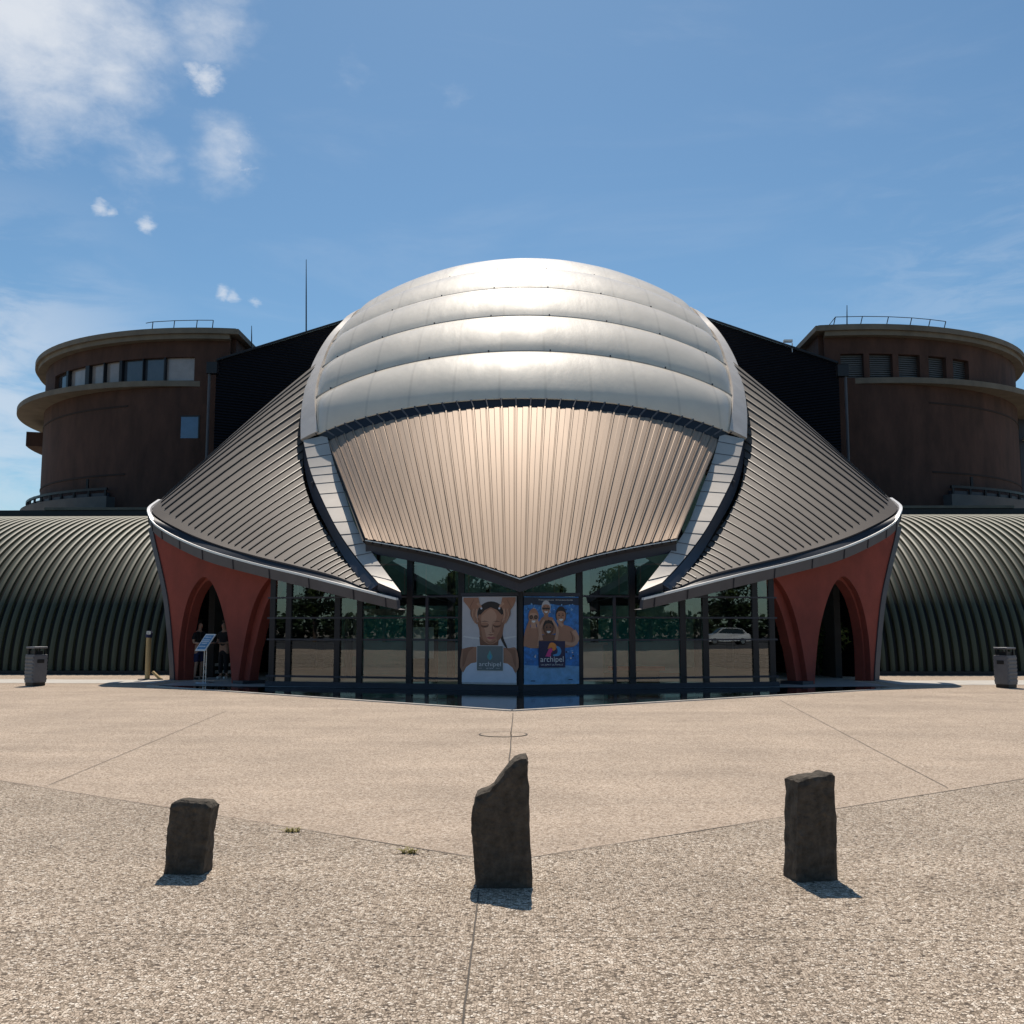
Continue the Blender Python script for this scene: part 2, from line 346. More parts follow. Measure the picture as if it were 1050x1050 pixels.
# the dark basin in front of the glass, with its pale kerb
A0 = G(525, 729); AL = G(152, 703.5); AR = G(922, 706)
water = [A0, AR, V((AR.x - .6, AR.y + .8, 0)), V((7.6, 28.0, 0)), V((6.9, 28.0, 0)), V((0, 26.1, 0)), V((-6.9, 28.0, 0)), V((-7.6, 28.0, 0)), V((AL.x + .6, AL.y + .5, 0)), AL]
sheet('shallow_water', water, 'basin', .004)
mb = MB()
for a, b in ((A0, AL), (A0, AR)): mb.bar(V((a.x, a.y, .004)), V((b.x, b.y, .004)), .10, .03, 'paver')
tag(mb.build('basin_kerb'), kind='structure')
# pale paving before the vaults
sheet('pale_pavement', [(-40, 30.2, 0), (-10.6, 29.6, 0), (-10.6, 31.5, 0), (-40, 33.5, 0)], 'paver', .002)
sheet('pale_pavement', [(40, 30.2, 0), (10.6, 29.2, 0), (10.6, 31.5, 0), (40, 33.5, 0)], 'paver', .002)

# ------------------------------------------------------------------ main hall
hall = empty('swimming_hall', (0, 30, 0), 'large domed pool hall with inflated silver foil roof and ribbed champagne visor', 'building')
ARC = R(50)
def arc_pt(end, cen, u):               # end = right-hand rim point (x>0), cen on the axis
    x = end.x * math.sin(ARC * u) / math.sin(ARC); h = (math.cos(ARC * u) - math.cos(ARC)) / (1 - math.cos(ARC))
    return V((x, lerp(end.y, cen.y, h), lerp(end.z, cen.z, h)))
def cen(py, d):
    r = ray(540, py); s = d / r.y; return V((0, d, CAM.z + r.z * s))
rimL = [P(326, 446, 34.8), P(323.5, 409, 36.6), P(330, 378, 38.8), P(340.5, 352.5, 41.0), P(354, 336, 43.6), P(373, 320, 47.0)]
cenL = [cen(409, 32.5), cen(361, 35.2), cen(324.6, 38.2), cen(296, 41.7), cen(276.5, 45.9), cen(268.5, 51.5)]
rimL += [V((-7.2, 52, 16.6)), V((-6.4, 57, 14.8))]; cenL += [V((0, 56.5, 20.2)), V((0, 61, 18.2))]
rimR = [mx(p) for p in rimL]
NU = 72
for k in range(len(rimR) - 1):
    nv = 14; outer = []; inner = []
    for j in range(nv + 1):
        t = j / nv; ro, ri = [], []
        for i in range(NU + 1):
            u = -1 + 2 * i / NU
            a = arc_pt(rimR[k], cenL[k], u); b = arc_pt(rimR[k + 1], cenL[k + 1], u); p = lerp(a, b, t)
            e = .01; du = arc_pt(rimR[k], cenL[k], u + e) - a; n = du.cross(b - a).normalized()
            if n.z < 0: n = -n
            w = math.sin(math.pi * t) ** .75 * min(1, (1 - abs(u)) / .10) ** .6
            w *= 1 + .05 * noise.noise(V((u * 6, k * 3.1, t * 2)))
            ro.append(p + n * (.03 + .30 * w)); ri.append(p - n * (.03 + .16 * w))
        outer.append(ro); inner.append(ri)
    mb = MB(); mb.grid(outer, 'foil'); mb.grid(inner, 'foil_inner')
    mb.grid([outer[0], inner[0]], 'foil'); mb.grid([outer[-1], inner[-1]], 'foil')
    mb.grid([[r[0] for r in outer], [r[0] for r in inner]], 'foil'); mb.grid([[r[-1] for r in outer], [r[-1] for r in inner]], 'foil')
    mb.build('roof_cushion', hall, 60)
    # clamping rail with little bolts along the seam below this cushion
    if 0 < k < 6:
        mb = MB(); pts = []
        for i in range(NU + 1):
            u = -1 + 2 * i / NU; a = arc_pt(rimR[k], cenL[k], u); b = arc_pt(rimR[k + 1], cenL[k + 1], u); p0 = arc_pt(rimR[k - 1], cenL[k - 1], u)
            n = (arc_pt(rimR[k], cenL[k], u + .01) - a).cross(b - p0).normalized(); n = n if n.z > 0 else -n
            pts.append(a + n * .045)
            if i % 9 == 4: mb.box(a + n * .08, (.05, .05, .06), 'bluegrey')
        mb.tube(pts, .028, 'band', 6); mb.build('clamp_rail', hall, 40)
mb = MB()                               # unseen back gable, given translucent foil so sunlight glows through the dome
ring = [arc_pt(rimR[-1], cenL[-1], -1 + 2 * i / 20) for i in range(21)]; ring = [V((p.x, 58, p.z)) for p in ring]
mb.prism(ring + [V((rimR[-1].x, 58, 7.0)), V((-rimR[-1].x, 58, 7.0))], (0, .1, 0), 'foil'); mb.build('gable_light_foil', hall)
mb = MB(); mb.box((0, 58.1, 3.5), (rimR[-1].x * 2, .3, 6.98), 'cladding'); mb.build('back_gable', hall)

# dark metal gutter strip above the visor, cushion shadow painted into its black
G1 = (rimR[0], cenL[0]); G2e = mx(P(336, 452, 34.5)); G2c = cen(416.5, 32.3)
top_u = lambda u: arc_pt(G2e, G2c, u)
# visor: ribbed champagne cladding
bl = [P(374.5, 552.5, 27.2), P(430, 562.5, 26.5), P(480, 574.5, 25.95), P(533, 592, 25.4)]; bl[3].x = 0
def bot_u(u):
    p = spline(bl, 1 - abs(u)); # parameter by x so that the ribs stay evenly spaced
    lo, hi = 0.0, 1.0; X = abs(bl[0].x) * abs(u)
    for _ in range(30):
        mid = (lo + hi) / 2
        if abs(spline(bl, mid).x) > X: lo = mid
        else: hi = mid
    p = spline(bl, lo); return V((math.copysign(X, u) if u else 0, p.y, p.z))
NP = 33; prof = [(0, 0), (.04, 1), (.13, 1), (.17, 0), (.53, 0), (.57, .36), (.92, .36), (.96, 0)]
us = []
for k in range(NP):
    for f, h in prof: us.append((-1 + 2 * (k + f) / NP, h))
us.append((1, 0)); nv = 16; rows = []
tops = [top_u(u) for u, h in us]; bots = [bot_u(u) for u, h in us]
for j in range(nv + 1):
    t = j / nv; r = []
    for (u, h), a, b in zip(us, tops, bots):
        n = V((.45 * u * (1 - u ** 6), -.68, .72)).normalized()
        r.append(lerp(a, b, t) + n * (.036 * h + .16 * math.sin(math.pi * t) * (1 - u ** 4)))
    rows.append(r)
mb = MB(); mb.shell(rows, .14, 'visor', back='interior_dark', edge='darkmetal');                                # brackets over the upper rib ends
for k in range(NP):
    u = -1 + 2 * (k + .085) / NP
    if abs(u) < .985: nb = V((.4 * u, -.66, .75)).normalized(); mb.bar(arc_pt(rimR[0], cenL[0], u) + nb * .03, top_u(u) + nb * .03, .03, .05, 'fascia')
mb.build('visor_cladding', hall, 25)
mb = MB(); rows = [[], []]
for i in range(61):
    u = -1 + i / 30
    nb = V((.4 * u, -.66, .75)).normalized(); rows[0].append(arc_pt(G1[0], G1[1], u) + nb * .0); rows[1].append(top_u(u) + nb * .014 + V((0, -.05, -.042)))
mb.shell(rows, .25, 'darkmetal'); mb.build('gutter_strip', hall, 40)
# drip edge and V shaped beams under the visor
def under(name, off_top, off_bot, t, mt, umax=1.0):
    mb = MB(); us2 = [-umax + 2 * umax * i / 64 for i in range(65)]
    mb.shell([[bot_u(u) + off_top for u in us2], [bot_u(u) + off_bot for u in us2]], t, mt); return mb.build(name, hall, 30)
under('visor_edge', V((0, .0, -.055)), V((0, .02, -.15)), .10, 'darkmetal')
under('visor_trim', V((0, -.03, -.03)), V((0, -.03, -.055)), .05, 'white_trim')
under('lower_beam', V((0, .09, -.14)), V((0, .11, -.36)), .16, 'bluegrey')

# rim around the cushions, and the flashing bands running down to the two beaks
def both(fn):
    for s in (-1, 1): fn(s)
S = lambda s, p: p if s < 0 else mx(p)
rim_out = [P(310.5, 453, 35.0), P(311.5, 422, 36.5), P(319, 384, 38.9), P(333, 355, 41.1), P(349, 334.5, 43.7), P(366, 325, 47.1), V((-7.7, 52, 16.3)), V((-7, 57, 14.5))]
def rim(s):
    n = 42; g = [[], [], []]
    for i in range(n + 1):
        a = spline(rim_out, i / n); b = spline(rimL, i / n)
        g[0].append(S(s, a)); g[1].append(S(s, lerp(a, b, .5) + V((0, -.015, .02)))); g[2].append(S(s, b + V((.05, -.03, .04))))
    mb = MB(); mb.shell(g, .12, 'rim')
    for i in range(0, int(n * 1.15)):
        b = spline(rimL, i / (2 * n)); a = spline(rim_out, i / (2 * n)); mb.box(S(s, lerp(b, a, .10) + V((0, -.05, .06))), (.05, .05, .05), 'bluegrey')
    mb.build('cushion_rim', hall, 40)
both(rim)
bi = [P(335, 446, 34.6), P(342.5, 475, 33.0), P(351.5, 500, 31.5), P(365, 540, 28.8), P(383, 569, 27.0), P(411, 607, 25.0)]
bo = [P(311, 451.5, 34.85), P(317, 478, 33.3), P(326, 502, 31.7), P(345, 541, 29.0), P(366, 572, 27.2), P(388, 597.5, 25.5)]
wb = [P(311, 452, 35.4), P(312, 478, 34.0), P(320, 510, 32.2), P(336, 542, 29.9), P(352, 570.5, 28.0), P(378, 606, 25.7)]
def band(s):
    n = 40; mb = MB()
    mb.shell([[S(s, spline(bo, i / n)) for i in range(n + 1)], [S(s, spline(bi, i / n)) for i in range(n + 1)]], .22, 'band', edge='bluegrey', back='darkmetal')
    for i in range(1, 14):
        t = i / 14; a, b = spline(bo, t), spline(bi, t); nrm = V((-.3, -.75, .6)).normalized()
        mb.bar(S(s, a + nrm * .004), S(s, b + nrm * .004), .02, .02, 'fascia')
    o = mb.build('roof_band', hall, 30)
    mb = MB()
    mb.shell([[S(s, spline(bo, i / n) + V((-.01, .03, -.04))) for i in range(n + 1)], [S(s, spline(wb, i / n)) for i in range(n + 1)]], .10, 'bluegrey')
    mb.build('band_side', o, 30)
both(band)

# side roofs (standing seam wings)
Lw = [P(163, 514, 33.4), P(157, 526, 31.6), P(186, 543.5, 30.3), P(222, 558, 29.4), P(259, 569, 28.4), P(308, 581, 27.3), P(345, 591, 26.5), P(378, 605, 25.8)]
Bw = [P(325, 372, 39.2), P(313.5, 408, 37.3), P(311, 453, 35.4), P(312, 494, 33.2), P(324, 527, 31.1), P(345, 560, 28.9), P(361, 582, 27.4), P(380, 606.5, 25.6)]
def wing(s):
    nu, nt = 110, 10; g = []
    ruled = lambda u, t: lerp(spline(Lw, u), spline(Bw, u), t) + V((0, 0, .10)) * math.sin(math.pi * t) * (1 - u)
    for i in range(nu + 1): g.append([S(s, ruled(i / nu, j / nt)) for j in range(nt + 1)])
    mb = MB(); mb.shell(g, .2, 'wing', back='interior', edge='fascia'); ns = 34               # standing seams stand proud of the sheet
    for k in range(ns):
        u = .015 + .975 * (k + .5) / ns
        t0 = .05 + .25 * max(0, u - .8); pts = []
        for j in range(9):
            t = t0 + (.995 - t0) * j / 8; p = ruled(u, t); e = .01
            n = (ruled(min(u + e, 1), t) - ruled(max(u - e, 0), t)).cross(ruled(u, min(t + .02, 1)) - ruled(u, max(t - .02, 0)))
            if n.length < 1e-9: continue
            n.normalize(); n = n if n.dot(CAM - p) > 0 else -n; pts.append((p, n))
        for (p, n), (q, n2) in zip(pts, pts[1:]):
            mb.bar(S(s, p + n * .016), S(s, q + n2 * .016), .034, .036, 'seam', up=S(s, n))
    w = mb.build('side_roof', hall, 40)
    # gutter: lit white lip and grey fascia
    lip = [P(162, 512, 33.8), P(151.5, 520, 32.2), P(152.5, 528, 31.2), P(160, 538, 30.8), P(182, 551, 30.1), P(214, 564, 29.2), P(260, 577, 28.1), P(313, 589.5, 26.9), P(372, 604.5, 25.6), P(406, 613, 25.0)]
    hts = [.26, .30, .32, .33, .33, .35, .33, .33, .31, .28]
    n = 60; top = [spline(lip, i / n) for i in range(n + 1)]
    hh = [spline([V((h, 0, 0)) for h in hts], i / n).x for i in range(n + 1)]
    mb = MB(); mb.shell([[S(s, p) for p in top], [S(s, p - V((0, 0, .055))) for p in top]], .09, 'white_trim'); mb.build('gutter_lip', w, 30)
    mb = MB(); mb.shell([[S(s, p + V((.01, .02, -.055))) for p in top], [S(s, p + V((.03, .06, -h))) for p, h in zip(top, hh)]], .12, 'fascia')
    for i in range(2, n, 5): mb.bar(S(s, top[i] + V((.005, .012, -.07))), S(s, top[i] + V((.022, .05, -hh[i]))), .02, .02, 'bluegrey')
    mb.build('fascia', w, 30)
    mb = MB(); inn = [spline(Lw, i / n) for i in range(n + 1)]
    mb.grid([[S(s, p - V((0, 0, .05))) for p in top], [S(s, p - V((0, 0, .06))) for p in inn]], 'darkmetal')
    mb.grid([[S(s, p + V((.03, .06, -h))) for p, h in zip(top, hh)], [S(s, p + V((.2, .5, -h))) for p, h in zip(top, hh)]], 'fascia')
    mb.build('gutter', w, 30)
    # walls closing the flanks
    mb = MB(); a, b = ruled(0, 0), ruled(0, 1)
    mb.prism([S(s, a + V((1.0, .5, -.2))), S(s, b + V((.3, .1, -.25))), S(s, V((b.x + .3, b.y + .1, 0))), S(s, V((a.x + 1.0, a.y + .5, 0)))], S(s, V((.15, .1, 0))), 'cladding')
    pr = [rimL[2], rimL[3], rimL[4], rimL[5], rimL[6], rimL[7]]
    mb.shell([[S(s, p - V((0, 0, .15))) for p in pr], [S(s, V((p.x, p.y, 0))) for p in pr]], .2, 'cladding')
    mb.build('flank_wall', hall)
both(wing)

# terracotta portals under the wings
W0 = V((-11.2, 32.0, 0)); We = V((8.2, -7.0, 0)).normalized(); Wn = V((-We.y, We.x, 0)); Wn = Wn if Wn.y > 0 else -Wn
def wp(px, py): return on_plane(px, py, W0, Wn)
def ext(pts, k):                        # inset copy of an arch towards its own middle, in the wall plane
    c = sum(pts, V()) / len(pts); c.z = 0.0
    out = []
    for p in pts:
        d = p - c; out.append(p - d.normalized() * k * V((d.x, d.y, d.z)).normalized().length)
    return out
def dens(pts, n): return [spline(pts, i / n) for i in range(n + 1)]
zfix = lambda p, z: V((p.x, p.y, z))
arch_px = [(182.5, 692), (184, 659), (188, 632), (194, 611), (202, 597), (209, 591.5), (216.5, 597), (223, 610), (229, 630), (234, 656), (237.5, 698)]
arch = dens([wp(*q) for q in arch_px], 36); arch[0].z = arch[-1].z = .0
big_px = [(244, 699), (249.5, 664), (256, 634), (264, 611), (275, 594), (292, 582)]
big = dens([wp(*q) for q in big_px], 20); big[0].z = 0
left_px = [(157, 541), (160, 556), (167, 586), (173, 617), (177, 657), (179.5, 692)]
left = dens([wp(*q) for q in left_px], 16); left[-1].z = 0
roofl = [wp(*q) for q in [(292, 578), (262, 582.5), (217, 568), (185, 555), (162, 540)]]
roofl = [wp(292, 579), wp(270, 578.5), wp(215, 566.5), wp(183, 553.5), wp(163, 541)]
def portal(s):
    mb = MB()
    def layer(arch, big, off, t):
        o = Wn * off
        poly = [p + o for p in roofl + left]
        # the arch opens to the ground, so it is part of the outline: up the arch and down again
        outline = poly + [zfix(arch[0], 0) + o] + [p + o for p in arch[1:-1]] + [zfix(arch[-1], 0) + o] + [zfix(big[0], 0) + o] + [p + o for p in big[1:]]
        mb.prism([S(s, p) for p in outline], S(s, Wn * t), 'terracotta')
    layer(arch, big, 0, .17)
    k = .10
    c = (arch[0] + arch[-1]) / 2
    arch2 = [p - (p - c) * (k / max((p - c).length, .4)) for p in arch]
    big2 = [p + We * .28 - V((0, 0, .12 if i > 4 else 0)) for i, p in enumerate(big)]
    layer(arch2, big2, .172, .30)
    o = mb.build('portal_wall', hall, 35)
    mb = MB()                           # grey flashing down the leaning outer edge
    mb.shell([[S(s, p + We * -.24 - Wn * .04) for p in left], [S(s, p + We * .01 - Wn * .04) for p in left]], .5, 'fascia'); mb.build('edge_flashing', o, 30)
    mb = MB()
    for q in (big[0], ): mb.box(S(s, zfix(q, .05) + We * .1 + Wn * .30), (.5, .75, .10), 'bluegrey', rz=math.atan2(We.y, We.x) * (1 if s < 0 else -1))
    mb.build('plinth', o)
both(portal)

# glass facade: two legs of a shallow V
def facade(s):
    g0 = V((0, 26.3, 0)); g1 = V((-6.95, 28.2, 0)); e = (g1 - g0).normalized(); Ln = (g1 - g0).length; nrm = V((-e.y, e.x, 0)); nrm = nrm if nrm.y > 0 else -nrm
    topz = lambda d: lerp(2.62, 3.62, min(d / 3.0, 1)) if d < 3.0 else (lerp(3.62, 2.95, min((d - 3.0) / 1.4, 1)) if d < 4.4 else 2.95)
    sx = []
    for px in (473, 420, 369, 346, 296, 279.5):
        p = on_plane(px, 640, g0, nrm); sx.append((p - g0).dot(e))
    at = lambda d, z, o=0.0: S(s, g0 + e * d + V((0, 0, z)) + nrm * o)
    mb = MB(); ds = [0.02] + [Ln * i / 40 for i in range(1, 41)]
    # one pane of glass per bay
    gl = MB(); bays = [0.03] + sx
    fr = None
    w = MB()
    w.bar(at(0.03, .07), at(Ln, .07), .12, .14, 'bluegrey')
    w.bar(at(0.03, .28), at(Ln, .28), .07, .05, 'bluegrey')
    for z in (1.27, 1.85, 2.40): w.bar(at(sx[0], z), at(Ln, z), .06, .045, 'bluegrey')
    w.bar(at(0.03, 2.44), at(sx[0], 2.44), .10, .09, 'bluegrey')
    frame = w.build('facade_frame', hall)
    for a, b in zip(bays, bays[1:]):
        q = MB(); k = 6; g = [[at(lerp(a + .03, b - .03, i / k), .14, .03), at(lerp(a + .03, b - .03, i / k), topz(lerp(a, b, i / k)), .03)] for i in range(k + 1)]
        q.grid(g, 'glass'); q.build('glass_pane', frame, recalc=False)
    for i, d in enumerate([0.0] + sx):
        if i == 0 and s > 0: continue
        q = MB(); wd = .07 if i in (0, 1, 2, 3) else .05
        q.bar(at(d, .0), at(d, topz(d) - (.0 if i else .05)), wd, .16, 'darkmetal', up=S(s, e)); q.build('mullion', frame)
    for d in (sx[0] + .95,):
        q = MB(); q.bar(at(d, .14), at(d, 2.40), .04, .08, 'bluegrey', up=S(s, e)); q.build('mullion', frame)
    return at, sx
atL, sxL = facade(-1); atR, sxR = facade(1)

# what stands inside, seen through the glass
def inside():
    mb = MB(); mb.add([(-10, 28.4, .01), (0, 26.5, .01), (10, 28.4, .01), (10, 42, .01), (-10, 42, .01)], [(0, 1, 2, 3, 4)], 'tile'); mb.build('hall_floor', hall)
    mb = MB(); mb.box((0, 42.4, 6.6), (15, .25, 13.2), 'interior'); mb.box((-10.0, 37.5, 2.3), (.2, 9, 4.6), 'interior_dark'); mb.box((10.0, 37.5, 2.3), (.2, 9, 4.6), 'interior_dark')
    b = mb.build('back_wall', hall)
    for i in range(9):
        q = MB(); q.box((-6 + i * 1.5, 42.1, 2.4), (.12, .3, 4.8), 'darkmetal'); q.build('wall_mullion', b)
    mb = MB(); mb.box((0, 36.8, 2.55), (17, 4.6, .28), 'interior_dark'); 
    for i in range(24): mb.box((-8.3 + i * .72, 34.55, 3.2), (.03, .03, 1.0), 'white')
    mb.box((0, 34.55, 3.7), (16.8, .05, .05), 'white'); mb.build('gallery', hall)
    for x in (-5.6, -2.3, 2.3, 5.6):
        mb = MB(); mb.tube([(x, 33.2, 0), (x, 33.2, 3.4)], .13, 'bluegrey', 12)
        for dx, dy in ((-1.1, -.9), (1.1, -.9), (-.9, 1.4), (.9, 1.4)): mb.tube([(x, 33.2, 3.3), (x + dx * .5, 33.2 + dy * .5, 4.6), (x + dx, 33.2 + dy, 6.2)], [.09, .07, .05], 'bluegrey', 8)
        mb.build('branching_column', hall, 40)
    mb = MB(); mb.box((0.6, 31.0, .55), (3.6, .8, 1.1), 'white'); mb.box((.6, 30.55, 1.12), (3.8, .9, .05), 'tile'); mb.build('reception_counter', hall)
    for c_, d_, m_ in (((-3.6, 35, 1.0), (3.6, .2, 2.0), 'teal'), ((3.9, 35.5, 1.0), (3.2, .2, 1.9), 'teal'), ((-5.2, 39.5, 1.4), (3, .2, 1.8), 'white')):
        mb = MB(); mb.box(c_, d_, m_); mb.build('partition', hall)
    mb = MB(); mb.box((-2.9, 30.2, .9), (.9, .35, 1.8), 'black'); mb.box((-2.9, 30.0, 1.15), (.7, .05, .9), 'white'); mb.build('vending_cabinet', hall)
    mb = MB(); mb.box((3.3, 30.0, .42), (1.6, .55, .1), 'red'); mb.box((3.3, 30.0, .2), (1.3, .4, .36), 'black'); mb.build('waiting_bench', hall)
inside()

# ------------------------------------------------------------------ posters
def text_mesh(body, size, align='CENTER'):
    cu = bpy.data.curves.new('lettering', 'FONT'); cu.body = body; cu.size = size; cu.align_x = align; cu.extrude = 0
    o = bpy.data.objects.new('tmp_lettering', cu); C.objects.link(o); bpy.context.view_layer.update()
    me = bpy.data.meshes.new_from_object(o.evaluated_get(bpy.context.evaluated_depsgraph_get())); bpy.data.objects.remove(o)
    vs = [v.co.copy() for v in me.vertices]; fs = [tuple(p.vertices) for p in me.polygons]; return vs, fs
def flatmat(n, c, r=.45, var=.05, vs=6.0): M[n] = mat(n, c, r, var=var, vscale=vs)
flatmat('print_grey', (.55, .55, .58)); flatmat('print_skin', (.42, .205, .125)); flatmat('print_skin_light', (.56, .32, .215)); flatmat('print_skin_dark', (.19, .085, .05)); flatmat('print_skin_shade', (.29, .135, .08))
flatmat('print_hair', (.02, .013, .012)); flatmat('print_lip', (.45, .13, .12)); flatmat('print_towel', (.72, .76, .86)); flatmat('print_box', (.15, .185, .195)); flatmat('print_teal', (.10, .36, .36))
flatmat('print_letter', (.75, .76, .76)); flatmat('print_water', (.03, .20, .55), var=.45, vs=9); flatmat('print_water_pale', (.20, .42, .68), var=.2); flatmat('print_navy', (.012, .014, .07)); flatmat('print_orange', (.85, .28, .05)); flatmat('print_pink', (.70, .05, .25)); flatmat('print_sky_blue', (.06, .30, .62)); flatmat('print_night', (.01, .025, .06)); flatmat('print_shirt_white', (.7, .7, .7))
class Poster:
    """flat printed sheet: local x right, y up, w by h metres, on the facade plane"""
    def __init__(s, at, d0, d1, z0, z1, flip): s.at = at; s.d0 = d0; s.d1 = d1; s.z0 = z0; s.z1 = z1; s.flip = flip; s.mb = MB(); s.k = 0
    def pt(s, x, y, lay):
        t = 1 - x if s.flip else x
        return s.at(lerp(s.d0, s.d1, t), lerp(s.z0, s.z1, y), -.10 - .0016 * lay)
    def poly(s, pts, mt, lay): 
        v = [s.pt(x, y, lay) for x, y in pts]; tri = tessellate_polygon([[V((x, y, 0)) for x, y in pts]])
        s.mb.add(v, tri, mt)
    def ell(s, cx, cy, rx, ry, mt, lay, n=28, a0=0, a1=360, rot=0):
        c, q = math.cos(R(rot)), math.sin(R(rot)); asp = (s.z1 - s.z0) / abs(s.d1 - s.d0); o = []
        for i in range(n):
            a = R(a0 + (a1 - a0) * i / (n if a1 - a0 == 360 else n - 1)); x, y = rx * math.cos(a), ry * math.sin(a) * asp
            o.append((cx + x * c - y * q, cy + (x * q + y * c) / asp))
        s.poly(o, mt, lay)
    def limb(s, pts, wid, mt, lay, n=14):
        c = [V((x, y, 0)) for x, y in pts]; w = [V((k, 0, 0)) for k in wid]; asp = (s.z1 - s.z0) / abs(s.d1 - s.d0); L_, R_ = [], []
        for i in range(n + 1):
            t = i / n; a = spline(c, t); d = spline(c, min(1, t + .02)) - spline(c, max(0, t - .02)); nx, ny = -d.y * asp, d.x; k = math.hypot(nx, ny) or 1; h = spline(w, t).x / 2
            L_.append((a.x + nx / k * h, a.y + ny / k * h / asp)); R_.append((a.x - nx / k * h, a.y - ny / k * h / asp))
        s.poly(L_ + R_[::-1], mt, lay)
    def blob(s, pts, mt, lay, n=40):
        p = [V((x, y, 0)) for x, y in pts] ; p = p + [p[0]]
        s.poly([(q.x, q.y) for q in [spline(p, i / n) for i in range(n)]], mt, lay)
    def text(s, body, cx, cy, h, mt, lay, wide=1.0):
        vs, fs = text_mesh(body, 1.0); xs = [v.x for v in vs]; w = max(xs) - min(xs); mid = (max(xs) + min(xs)) / 2; W = abs(s.d1 - s.d0); H = s.z1 - s.z0
        s.mb.add([s.pt(cx + (v.x - mid) / w * wide, cy + v.y * h / H, lay) for v in vs], fs, mt)

